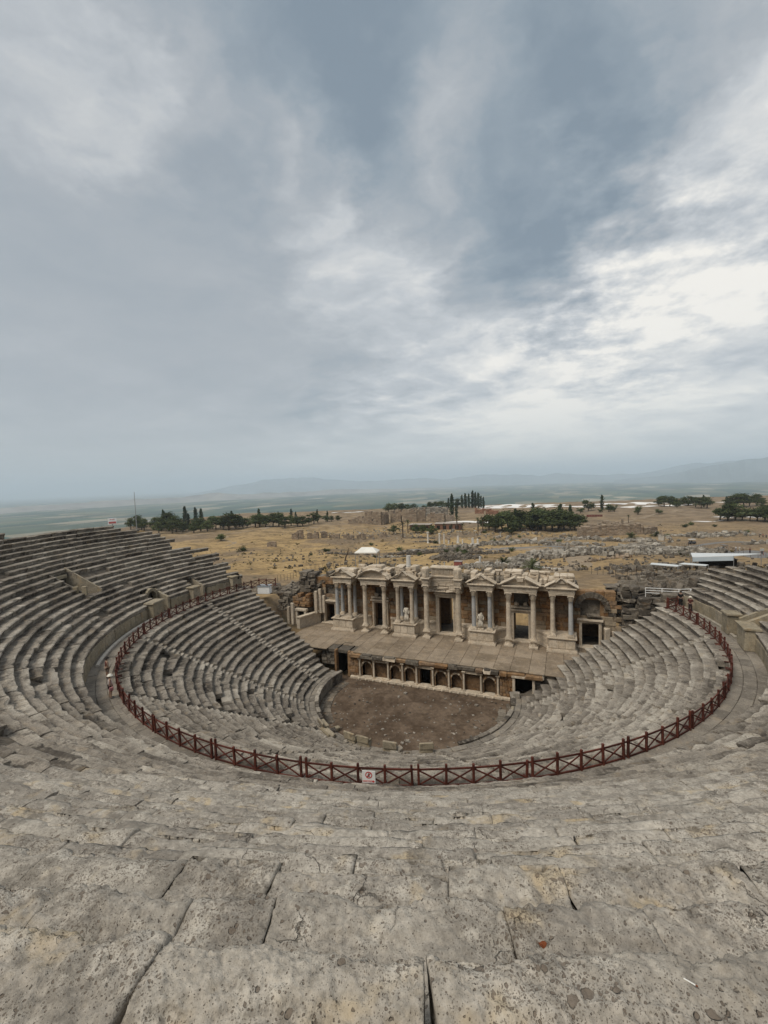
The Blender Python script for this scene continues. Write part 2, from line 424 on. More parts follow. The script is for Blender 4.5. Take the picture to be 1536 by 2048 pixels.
MARBLE_BLUE = stone('blue_marble', [(.29, .298, .30), (.34, .346, .345), (.39, .385, .37)], (.46, .435, .395), (.34, .28, .2), (.14, .13, .12), .4, 0, 1.5)
WALLST = stone('brown_wall_stone', [(.19, .098, .043), (.25, .15, .075), (.27, .175, .10), (.20, .14, .095)], (.32, .23, .145), (.29, .145, .055), (.06, .04, .027), .7, 0, 1.2, 26, .48, .6)
RUBST = stone('dark_rubble_stone', [(.065, .055, .045), (.115, .098, .078), (.16, .137, .108), (.21, .182, .146)], (.26, .225, .18), (.19, .115, .055), (.036, .03, .025), .7, 0, 1., 26, .48, .4)
ORTHO = stone('podium_stone', [(.25, .212, .15), (.32, .272, .192), (.29, .25, .19)], (.37, .325, .245), (.32, .22, .11), (.11, .09, .068), .6, 0, 1.4, 26, .49, .6)
CORE = stone('rubble_fill', [(.08, .068, .055), (.125, .108, .087)], (.17, .148, .12), (.15, .11, .07), (.04, .034, .028), .7, 0, 1.)
DARK = simple('opening_shade', (.02, .017, .014), .3, 2., .95, .05)  # near-black colour stands for shade inside doors, windows, passages and the shelter
DIRT = None

def ground_mat():
    m, nt = new_mat('dry_ground'); t = NT(nt); p = t.pos()
    sp = t.nd('ShaderNodeSeparateXYZ'); t.L.new(p, sp.inputs[0])
    n1 = t.noise(p, .018, 7, .62); n2 = t.noise(p, .09, 8, .66); n3 = t.noise(p, .7, 7, .7)
    grass = t.mix(t.remap(n2, .34, .58), (.215, .15, .078), (.375, .262, .128))
    grass = t.mix(1, grass, t.remap(n3, .3, .7, .6, 1.3, False), 'MULTIPLY')
    earth = t.mix(t.remap(n3, .35, .65), (.135, .098, .064), (.24, .18, .118))
    near = t.mix(t.remap(n1, .47, .60), grass, earth)
    near = t.mix(t.math('MULTIPLY', t.remap(sp.outputs[0], -30, 60), .55), near, earth)
    scr = t.math('MULTIPLY', t.remap(t.noise(p, .16, 9, .75), .55, .63), .75)
    near = t.mix(scr, near, (.075, .068, .045))
    # plateau rim further out: greyer bare earth
    d = t.nd('ShaderNodeVectorMath', operation='LENGTH'); t.L.new(p, d.inputs[0]); dist = d.outputs['Value']
    far_e = t.mix(t.remap(n2, .4, .6), (.155, .118, .082), (.245, .19, .135))
    near = t.mix(t.math('MULTIPLY', t.remap(dist, 230, 400), .75), near, far_e)
    # white calcite terraces at the rim
    def vfield(scale, off, rand=1.):
        mp = t.nd('ShaderNodeMapping'); mp.inputs['Rotation'].default_value = (0, 0, off); mp.inputs['Scale'].default_value = (1, .38, 0); t.L.new(p, mp.inputs[0])
        return t.vor(mp.outputs[0], scale, 'F1', rand, 'Color')
    f1 = t.nd('ShaderNodeSeparateColor'); t.L.new(vfield(.0048, .5), f1.inputs[0])
    fields = t.ramp(f1.outputs[0], [(.0, (.016, .040, .024)), (.25, (.032, .066, .034)), (.42, (.075, .095, .048)), (.55, (.024, .052, .028)), (.66, (.16, .145, .08)), (.76, (.04, .072, .036)), (.90, (.22, .19, .12)), (1., (.30, .26, .18))])
    fields = t.mix(1, fields, t.remap(t.noise(p, .0016, 6, .6), .3, .7, .55, 1.4, False), 'MULTIPLY')
    hamlet = t.math('MULTIPLY', t.remap(t.noise(p, .0007, 3, .5), .56, .64), t.remap(t.vor(p, .03), .25, .12))
    fields = t.mix(t.math('MULTIPLY', hamlet, .7), fields, (.38, .33, .28))
    slope = t.mix(t.remap(t.noise(p, .012, 8, .7), .42, .6), (.05, .055, .03), (.13, .11, .07))
    low = t.mix(t.remap(sp.outputs[2], -212, -190), fields, slope)
    col = t.mix(t.remap(sp.outputs[2], -34, -20), low, near)
    h = t.math('ADD', n3, t.math('MULTIPLY', t.noise(p, 3, 6, .7), .4))
    t.out(col, .95, t.bump(h, .6, .25), .05); return m
def make_ground():
    def axis(lo, hi, step, far, g):
        a = list(np.arange(lo, hi+.01, step)); s = step; x = hi
        while x < far: s *= g; x += s; a.append(x)
        s = step; x = lo
        while x > -far: s *= g; x -= s; a.insert(0, x)
        return np.array(a)
    X = axis(-62, 80, 1.6, 60000, 1.055); Y = axis(-56, 150, 1.6, 60000, 1.055)
    gx, gy = np.meshgrid(X, Y); V = np.stack([gx.ravel(), gy.ravel(), ground_z(gx.ravel(), gy.ravel())], 1)
    nx, ny = len(X), len(Y); i, j = np.meshgrid(np.arange(nx-1), np.arange(ny-1)); k = (j*nx+i).ravel()
    me = mk_mesh('ground', V, np.stack([k, k+1, k+nx+1, k+nx], 1), smooth=True)
    tag(link('ground', me, None, ground_mat()), kind='structure')
make_ground()

def make_hills():
    hm = simple('hill_scrub', (.24, .215, .18), .4, .0025, .95, .03)
    mm = simple('mountain_slope', (.15, .175, .18), .3, .0012, .95, .03)
    def ridge(name, mat, pts, width, zb, nz, seed, amp):
        """pts: (bearing deg from +Y, distance, crest height)"""
        b = np.array([q[0] for q in pts]); R_ = np.array([q[1] for q in pts]); Hh = np.array([q[2] for q in pts])
        bb = np.linspace(b[0], b[-1], 260); rr = np.interp(bb, b, R_); hh = np.interp(bb, b, Hh)
        hh = zb+(hh-zb)*(1+amp*fbm(np.stack([bb*.35, bb*0, bb*0+seed], 1), 5, seed))
        V = []
        prof = [(-1., 0), (-.6, .30), (-.3, .68), (-.1, .95), (0, 1), (.3, .8), (1., 0)]
        for u, v in prof:
            r = rr+u*width*(1+.25*fbm(np.stack([bb*.6+u, bb*0, bb*0+seed+3], 1), 3, seed))
            zz = zb-8+(hh-zb+8)*np.clip(v*(1+.3*fbm(np.stack([bb*1.3, bb*0+u*3, bb*0], 1), 4, seed+9)*(v < 1)), 0, 1)
            V.append(np.stack([CAM[0]+r*np.sin(np.radians(bb)), CAM[1]+r*np.cos(np.radians(bb)), zz], 1))
        n = len(bb); Q = [(i*n+j, i*n+j+1, (i+1)*n+j+1, (i+1)*n+j) for i in range(len(prof)-1) for j in range(n-1)]
        tag(link(name, mk_mesh(name, np.concatenate(V), np.array(Q)[:, ::-1], smooth=True), None, mat), kind='structure')
    ridge('hills', hm, [(-75, 8000, -190), (-66, 8600, -160), (-52, 9500, -110), (-42, 10200, -95), (-34, 11000, -110), (-26, 12000, -130), (-18, 13000, -165), (-12, 14000, -215)], 900, -215, 5, 3, .28)
    ridge('mountains', mm, [(-46, 19000, -200), (-40, 19500, 150), (-34, 20000, 380), (-30, 20000, 350), (-25, 20000, 150), (-18, 20000, 140), (-10, 20000, 210), (-4, 20000, 180), (3, 20000, 60), (7, 20000, 30), (14, 19500, 320), (20, 18500, 520), (30, 18000, 560)], 3500, -215, 5, 11, .16)
    ridge('mountains', mm, [(5, 15000, -150), (9, 14500, -40), (13, 14000, 90), (17, 13500, 230), (21, 13500, 330), (30, 13000, 420)], 2200, -215, 5, 23, .16)
make_hills()

def make_haze():
    m, nt = new_mat('haze_air'); t = NT(nt)
    v = t.nd('ShaderNodeVolumePrincipled'); v.inputs['Color'].default_value = (.76, .88, 1., 1); v.inputs['Density'].default_value = HAZE; v.inputs['Anisotropy'].default_value = 0.
    o = t.nd('ShaderNodeOutputMaterial'); t.L.new(v.outputs[0], o.inputs['Volume'])
    b = MB(); lo, hi = (-61000, -61000, -300), (61000, 61000, 700)
    V = [(x, y, z) for x in (lo[0], hi[0]) for y in (lo[1], hi[1]) for z in (lo[2], hi[2])]
    Q = [(0, 1, 3, 2), (4, 6, 7, 5), (0, 4, 5, 1), (2, 3, 7, 6), (0, 2, 6, 4), (1, 5, 7, 3)]
    me = bpy.data.meshes.new('haze'); me.from_pydata(V, [], Q); me.update(); me.materials.append(m)
    tag(link('haze', me), kind='stuff')
HAZE = 9.5e-5

# ------------------------------------------------------------------ roads and tracks, draped on the ground
def strip(name, pts, width, mat, lift=.06):
    P = np.array(pts, float); seg = np.r_[0, np.cumsum(np.hypot(*np.diff(P, axis=0).T))]; n = max(8, int(seg[-1]/2.5))
    s = np.linspace(0, seg[-1], n); x = np.interp(s, seg, P[:, 0]); y = np.interp(s, seg, P[:, 1])
    k = np.ones(7)/7; xp = np.convolve(np.pad(x, 3, 'edge'), k, 'valid'); yp = np.convolve(np.pad(y, 3, 'edge'), k, 'valid')
    dx, dy = np.gradient(xp), np.gradient(yp); l = np.hypot(dx, dy); nx, ny = -dy/l, dx/l
    rows = []
    for u in (-1, -.5, 0, .5, 1):
        w = width/2*u*(1+.18*np.sin(s*.13+u)+.1*np.sin(s*.41))
        X, Y = xp+nx*w, yp+ny*w; rows.append(np.stack([X, Y, ground_z(X, Y)+lift-.03*abs(u)], 1))
    Q = [(i*n+j, (i+1)*n+j, (i+1)*n+j+1, i*n+j+1) for i in range(4) for j in range(n-1)]
    return tag(link(name, mk_mesh(name, np.concatenate(rows), np.array(Q)[:, ::-1], smooth=True), None, mat), kind='structure')
def make_roads():
    track = simple('pale_track', (.26, .205, .145), .2, .5, .95, .05)
    paved = simple('grey_paving', (.17, .165, .158), .12, .8, .9, .1)
    white = simple('white_terrace', (.72, .70, .67), .1, .05, .9, .1)
    strip('dirt_track', [(10, 62), (19, 95), (19.4, 119.5), (15, 136), (4, 143), (-14, 150), (-40, 153)], 7, track)
    strip('path', [(-260, 200), (-233, 209), (-207, 227), (-205, 255), (-220, 279), (-240, 330)], 4.5, track)
    strip('path', [(-163, 157), (-173, 176), (-198, 192), (-212, 215)], 2.6, track)
    strip('path', [(-175, 262), (-142, 271), (-110, 286), (-85, 280)], 4, track)
    strip('path', [(38, 282), (48, 302), (73, 364), (102, 411), (120, 450)], 4, track)
    strip('road', [(-60, 152), (-20, 147), (9, 151.7), (37, 156.6), (62, 176), (78, 186), (100, 196), (140, 210)], 5.5, paved)
    strip('road', [(58, 172), (62.6, 136), (66, 112), (74, 92), (84, 70)], 8, paved)
    # calcite terrace: a pale sheet lying on the rim of the plateau
    n = 60
    def sheet(c, rx, ry, rz):
        a = np.linspace(0, 2*np.pi, n, endpoint=False); V = [(*c, 0)]
        for k in (.35, .7, 1.):
            w = k*(1+.25*fbm(np.stack([np.cos(a)*1.5, np.sin(a)*1.5, a*0+rx], 1), 3, 5)*(k > .5)); X, Y = np.cos(a)*rx*w, np.sin(a)*ry*w
            V += list(zip(c[0]+X*math.cos(rz)-Y*math.sin(rz), c[1]+X*math.sin(rz)+Y*math.cos(rz), a*0))
        V = np.array(V); V[:, 2] = ground_z(V[:, 0], V[:, 1])+.15
        T = [(0, 1+j, 1+(j+1) % n) for j in range(n)]; Q = [(1+r*n+j, 1+(r+1)*n+j, 1+(r+1)*n+(j+1) % n, 1+r*n+(j+1) % n) for r in range(2) for j in range(n)]
        tag(link('calcite_terrace', mk_mesh('calcite_terrace', V, [np.array(Q), np.array(T)], smooth=True), None, white), kind='structure')
    sheet((-38, 548), 58, 42, .15); sheet((105, 560), 60, 14, .1); sheet((-232, 455), 26, 7, .4); sheet((60, 505), 75, 9, .05)
    sheet((128, 344), 17, 5, -.1); sheet((100, 322), 14, 2.5, .1)
    sheet((-58, 318), 26, 12, .2)
make_roads()

# ------------------------------------------------------------------ the cavea: two tiers of stone seating
def pol(r, a, z):
    """a in degrees from the axis through the audience (-Y) towards +X"""
    t = np.radians(a); return np.stack([r*np.sin(t), -r*np.cos(t), z+0*r], -1)
LOW_R0, LOW_Z0, LOW_D, LOW_H, LOW_N = 11.5, 1.10, .755, .4175, 20
UP_R0, UP_Z0, UP_D, UP_H, UP_N = 28.7, 11.01, .68, .42, 27
# the rows round the camera are deeper, eroded slabs
NEAR_ROWS = {20: (42.62, 19.58), 21: (43.66, 20.22), 22: (44.72, 20.82), 23: (45.74, 21.34), 24: (46.7, 21.78), 25: (47.5, 22.1), 26: (48.3, 22.5)}
def up_row(j): return NEAR_ROWS.get(j, (UP_R0+UP_D*j, UP_Z0+UP_H*j))
WALK_Z = 9.44
LOW_ENDS = (-103.5, 112.)
def up_ends(r):
    return (float(np.interp(r, [28.5, 31, 33, 35.7, 38.3, 40.2, 41.3, 42.2, 43], [-104, -104.8, -103, -98.5, -95.4, -92, -89.3, -86, -62])) if r < 43 else float(np.interp(r, [43, 47, 50], [-60, -48, -40])),
            float(np.interp(r, [28.5, 32.5, 34, 36, 38, 42, 48], [113.2, 113, 106, 101, 97, 90, 84])))
LOW_STAIRS = (-87, -58.5, -30, -2, 28, 60, 92)
# openings in the upper tier: angle from, angle to, radius from, radius to, floor height
GAPS = [(-79.2, -75.4, 28., 30.9, 9.46), (-91.4, -88.8, 28., 31.0, 9.46), (-68.6, -64.8, 32.6, 36.3, 13.0), (90.4, 93.4, 28., 32.0, 9.46)]
def in_gap(r, a0, a1):
    for g in GAPS:
        if g[2] <= r+.3 <= g[3] and a0 < g[1]-.05 and a1 > g[0]+.05: return g
    return None

PROF_UP = np.array([(.16, -1.12), (.15, -.62), (.10, -.40), (.03, -.28), (-.015, -.17), (.0, -.085), (.06, -.022), (.15, 0), (.38, 0), (.46, -.02), (9., -.015), (9., -1.12)])
PROF = np.array([(.15, -1.12), (.14, -.60), (.10, -.40), (.01, -.26), (-.02, -.13), (.0, -.010), (.06, 0), (.36, 0), (.44, -.032), (9., -.025), (9., -1.12)])
def seat_profile(depth, h, base=None):
    P = (PROF if base is None else base).copy(); P[:, 1] *= np.where(P[:, 1] < -.11, h, 1.); P[P[:, 0] > 8, 0] = depth+.17; return P
def resample(P, i0, i1, res):
    """resample the profile between points i0 and i1 at spacing res, keep the rest"""
    out = [P[:i0]] ; seg = P[i0:i1+1]; l = np.r_[0, np.cumsum(np.hypot(*np.diff(seg, axis=0).T))]
    n = max(3, int(l[-1]/res)); s = np.linspace(0, l[-1], n); out.append(np.stack([np.interp(s, l, seg[:, 0]), np.interp(s, l, seg[:, 1])], 1)); out.append(P[i1+1:])
    return np.concatenate(out)
def grid_faces(n_prof, n_seg):
    i, j = np.meshgrid(np.arange(n_prof), np.arange(n_seg-1), indexing='ij')
    a = (j*n_prof+i).ravel(); b = (j*n_prof+(i+1) % n_prof).ravel()
    return np.stack([a, b, b+n_prof, a+n_prof], 1), [list(range(n_prof))[::-1], list(range((n_seg-1)*n_prof, n_seg*n_prof))]
class Blocks:
    """collects seat blocks, displaces them all at once, then links the nearest as parts and joins the rest"""
    def __init__(s): s.items = []
    def add(s, rf, zt, depth, h, a0, a1, tone, rng, gap=.012, dist=99, prof=None, joint=0):
        P = seat_profile(depth, h, PROF_UP if dist < 24 and rf > 28 else None) if prof is None else np.array(prof, float)
        res = .013 if dist < 4.6 else .022 if dist < 7.5 else .05 if dist < 13 else .12 if dist < 24 else None
        L = rad(a1-a0)*(rf+.3)
        g = np.degrees(gap/(rf+.3))
        if res is not None:
            P = resample(P, 1, len(P)-2, res); ns = max(4, int(L/res))
            u = np.linspace(0, 1, ns)
        else:
            if dist > 42 and len(P) > 9: P = np.delete(P, [1, 5, 8], 0)
            ns = max(3, int(L/.42)+1); u = np.linspace(0, 1, ns)
        n = len(P); ang = a0+g+(a1-a0-2*g)*u
        cen = P[:, :].mean(0)
        rr = np.tile(rf+P[:, 0], (ns, 1)); zz = np.tile(zt+P[:, 1], (ns, 1))
        # the rows sag and creep along their length; whole stretches have weathered alike
        lf = fbm(np.array([[(a0+a1)*.06, rf*.25, 3.], [(a0+a1)*.06, rf*.25, 9.], [(a0+a1)*.045, rf*.5, 17.]]), 3, 70)
        if prof is None: zt = zt+.035*lf[0]; rf = rf+.05*lf[1]
        tone = float(np.clip(tone+.22*lf[2], 0, 1))
        rr = np.tile(rf+P[:, 0], (ns, 1)); zz = np.tile(zt+P[:, 1], (ns, 1))
        # weathered tilt, sag and shift of each block
        q_ = .5 if dist < 24 else 1.; tr = rng.normal(0, .012*q_); tw = rng.normal(0, .007*q_)
        zz = zz+tr*(P[:, 0][None, :]-.3)+tw*((u-.5)*L)[:, None]+rng.normal(0, .014*q_)
        rr = rr+rng.normal(0, .016)+rng.normal(0, .012)*((u-.5)*L)[:, None]
        if res is None:
            lipw = np.exp(-((P[:, 0])/.11)**2)*(P[:, 1] > -.3)
            chip = (rng.random((ns, 1)) < .30)*np.abs(rng.normal(.055, .06, (ns, 1)))+np.abs(rng.normal(0, .014, (ns, 1)))
            rr = rr+chip*lipw[None, :]+rng.normal(0, .007, (ns, n)); zz = zz-chip*.7*lipw[None, :]+rng.normal(0, .005, (ns, n))+rng.normal(0, .009)
        A = np.tile(ang[:, None], (1, n))
        if joint: A = A-joint*np.degrees((u if joint > 0 else 1-u)[:, None]*.085*np.clip(P[:, 0], 0, 1.1)[None, :]/rf)
        if dist < 24: A = A+np.degrees(rng.normal(0, .06)*(P[:, 0]-.3)*(P[:, 0] < depth+.1)/rf)[None, :]
        V = pol(rr.ravel(), A.ravel(), zz.ravel())
        lip_front_tone = .34*np.exp(-((P[:, 0]-.03)/.055)**2)*(P[:, 1] > -.16)-.24*np.clip((-.10-P[:, 1])/.10, 0, 1)*(P[:, 0] < .3)-.10*(P[:, 0] > .42)  # lip paler from wear; front face and rear of tread set darker
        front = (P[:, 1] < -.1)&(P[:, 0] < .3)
        lip_front_tone = lip_front_tone if dist > 14 else lip_front_tone*.55
        tone = np.clip(tone+np.tile(lip_front_tone, ns)+rng.normal(0, .05, n*ns)*(dist > 14)+np.abs(rng.normal(0, .17, n*ns))*np.tile(front, ns)*(dist > 14), 0, 1)
        it = dict(V=V, n=n, ns=ns, tone=tone, dist=dist, res=res)
        if res is not None:
            d = np.roll(P, -1, 0)-np.roll(P, 1, 0); nrm = np.stack([d[:, 1], -d[:, 0]], 1)*-1; nrm /= np.maximum(np.hypot(*nrm.T), 1e-9)[:, None]
            nr = np.tile(nrm[:, 0], ns); nz = np.tile(nrm[:, 1], ns); t = np.radians(A.ravel())
            it['N'] = np.stack([nr*np.sin(t), -nr*np.cos(t), nz], 1)
            lip = np.exp(-((P[:, 0]+.0)/.13)**2)*(P[:, 1] > -.3); it['lip'] = np.tile(lip, ns)
            e = np.minimum(u, 1-u)*L; it['end'] = np.repeat(np.clip(1-e/.045, 0, 1), n)
            sd = np.where(u < .5, -1., 1.); tt = np.radians(ang)
            T = np.stack([np.cos(tt), np.sin(tt), 0*tt], 1)*sd[:, None]; it['T'] = np.repeat(T, n, 0)
            it['back'] = np.tile(((P[:, 0] > depth+.12) | (P[:, 1] < -.75)).astype(float), ns)
        s.items.append(it)
    def finish(s, parent, mats, n_parts, name='seat_block'):
        hi = [i for i in s.items if i['res'] is not None]
        if hi:
            V = np.concatenate([i['V'] for i in hi]); N = np.concatenate([i['N'] for i in hi]); lip = np.concatenate([i['lip'] for i in hi]); end = np.concatenate([i['end'] for i in hi]); T = np.concatenate([i['T'] for i in hi])
            keep = 1-np.concatenate([i['back'] for i in hi]); fine = np.concatenate([np.full(len(i['V']), 1. if i['res'] < .03 else 0.) for i in hi])
            sd = np.concatenate([np.full(len(i['V']), 7.3*k) for k, i in enumerate(hi)])
            Q = V+np.stack([sd, sd*.7, sd*0], 1)
            big = fbm(Q*.9, 3, 1); mid = fbm(V*3.3, 5, 4, .58)
            er = np.clip(fbm(Q*1.7, 4, 9, .6)+.12, 0, 2)
            d = .010*big+.014*mid - lip*er*.11 - .013*end**2*(1+.8*mid)
            f = fine > 0
            if f.any():
                pv = V[f]+.012*np.stack([vnoise(V[f]*40, 31), vnoise(V[f]*40, 32), vnoise(V[f]*40, 33)], 1)
                p = .5*pits(pv*11, 5, .04, .44)/11+.7*pits(pv*24, 6, .10, .48)/24
                scal = np.clip(fbm(V[f]*1.4, 4, 40)-.12, 0, 1)
                d[f] -= p*1.1 + .07*scal*np.clip(fbm(V[f]*8, 3, 41, .6)+.35, 0, 1) - .019*fbm(V[f]*8, 5, 22, .68)
            V = V+N*(d*keep)[:, None]
            # ragged joints: the block's ends are chipped back along the row
            V -= T*(end*np.clip(fbm(Q*3.1, 3, 50)*.014+.001, 0, .03)*keep)[:, None]
            k = 0
            for i in hi: m = len(i['V']); i['V'] = V[k:k+m]; k += m
        s.items.sort(key=lambda i: i['dist'])
        rest = MB()
        for c, i in enumerate(s.items):
            Qf, NG = grid_faces(i['n'], i['ns'])
            mat = mats[0] if i['dist'] < 24 else mats[1]
            if c < n_parts:
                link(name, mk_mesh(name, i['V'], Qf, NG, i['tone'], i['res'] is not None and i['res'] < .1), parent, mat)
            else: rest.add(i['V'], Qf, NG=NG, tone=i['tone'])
        if rest.n:
            o = rest.obj('seat_blocks', mats[1], parent); tag(o, kind='stuff')
def camdist(r, a, z):
    p = pol(np.array([r]), np.array([a]), z)[0]; return float(np.linalg.norm(p-np.array(CAM)))

def core_mesh(name, r_of, parent, a_lo, a_hi, zfun, radii, step=1.0, extra=(), zb=-1.):
    """rubble body under the seats, closed to the ground on every side"""
    A = np.unique(np.round(np.concatenate([np.arange(a_lo, a_hi+.001, step), [a_hi], np.array(extra, float)]), 3)); A = A[(A >= a_lo) & (A <= a_hi)]
    R = np.array(radii); ga, gr = np.meshgrid(A, R, indexing='ij'); z = np.array([[zfun(r, a) for r in R] for a in A])
    V = pol(gr.ravel(), ga.ravel(), z.ravel()); n = len(R); m = len(A)
    Q = [(i*n+j, (i+1)*n+j, (i+1)*n+j+1, i*n+j+1) for i in range(m-1) for j in range(n-1)]
    base = len(V); Vb = V.copy(); Vb[:, 2] = zb; V = np.concatenate([V, Vb])
    for i in (0, m-1):
        for j in range(n-1): Q.append((i*n+j, i*n+j+1, base+i*n+j+1, base+i*n+j))
    for j in (0, n-1):
        for i in range(m-1): Q.append((i*n+j, (i+1)*n+j, base+(i+1)*n+j, base+i*n+j))
    return link(name, mk_mesh(name, V, np.array(Q)), parent, CORE)

def make_lower():
    rng = np.random.default_rng(11)
    rt = root('lower_seating', 'lower tier of grey stone seating curving round the orchestra inside the red fence', 'seating')
    B = Blocks(); st = MB()
    for i in range(LOW_N):
        rf = LOW_R0+LOW_D*i; zt = LOW_Z0+LOW_H*(i+1)-.02; depth = LOW_D if i < LOW_N-1 else 1.0
        a0, a1 = LOW_ENDS[0]+rng.normal(0, .8)*9/rf, LOW_ENDS[1]+rng.normal(0, 1.)*9/rf
        if i < 4: a0 += (4-i)*.8; a1 -= (4-i)*3.2
        edges = [a0]+[x for x in LOW_STAIRS if a0+2 < x < a1-2]+[a1]; sw = np.degrees(.42/rf)
        for k in range(len(edges)-1):
            s = edges[k]+(sw if k else 0); e = edges[k+1]-(sw if k < len(edges)-2 else 0); a = s
            while a < e-.05:
                w = np.degrees(rng.uniform(1.0, 2.6)/rf); b = a+w
                if e-b < np.degrees(.5/rf): b = e
                c = (a+b)/2; miss = rng.random() < .018+.03*(abs(c+1) < 40)*(i < 3)
                if not miss:
                    B.add(rf+rng.normal(0, .012), zt, depth, LOW_H, a, b, np.clip(rng.normal(.56+.12*(c > 45)-.10*(abs(c) < 45), .14), 0, 1), rng, dist=camdist(rf, c, zt))
                a = b
        for x in LOW_STAIRS:
            if not (a0+2 < x < a1-2): continue
            for q in (0, 1):
                z = zt-LOW_H*.5*(1-q)+.005; r = rf+LOW_D*.5*q-.05
                P = np.array([(0, -.45), (0, -.04), (.03, 0), (LOW_D*.6, 0), (LOW_D*.6, -.45)])
                B.add(r, z+rng.normal(0, .02), LOW_D, LOW_H, x-sw, x+sw, np.clip(rng.normal(.74, .1), 0, 1), rng, dist=camdist(r, x, z)+.01, prof=P)
    B.finish(rt, (TRAV, TRAV), 300)
    R = [10.35]+[LOW_R0+.2]+[LOW_R0+LOW_D*(k+.5) for k in range(LOW_N)]+[26.6]
    core_mesh('rubble_core', None, rt, LOW_ENDS[0]+.8, LOW_ENDS[1]-1.5, lambda r, a: min(WALK_Z-.3, LOW_Z0-.45+max(0, (r-LOW_R0))*LOW_H/LOW_D), R, 1.5)
make_lower()

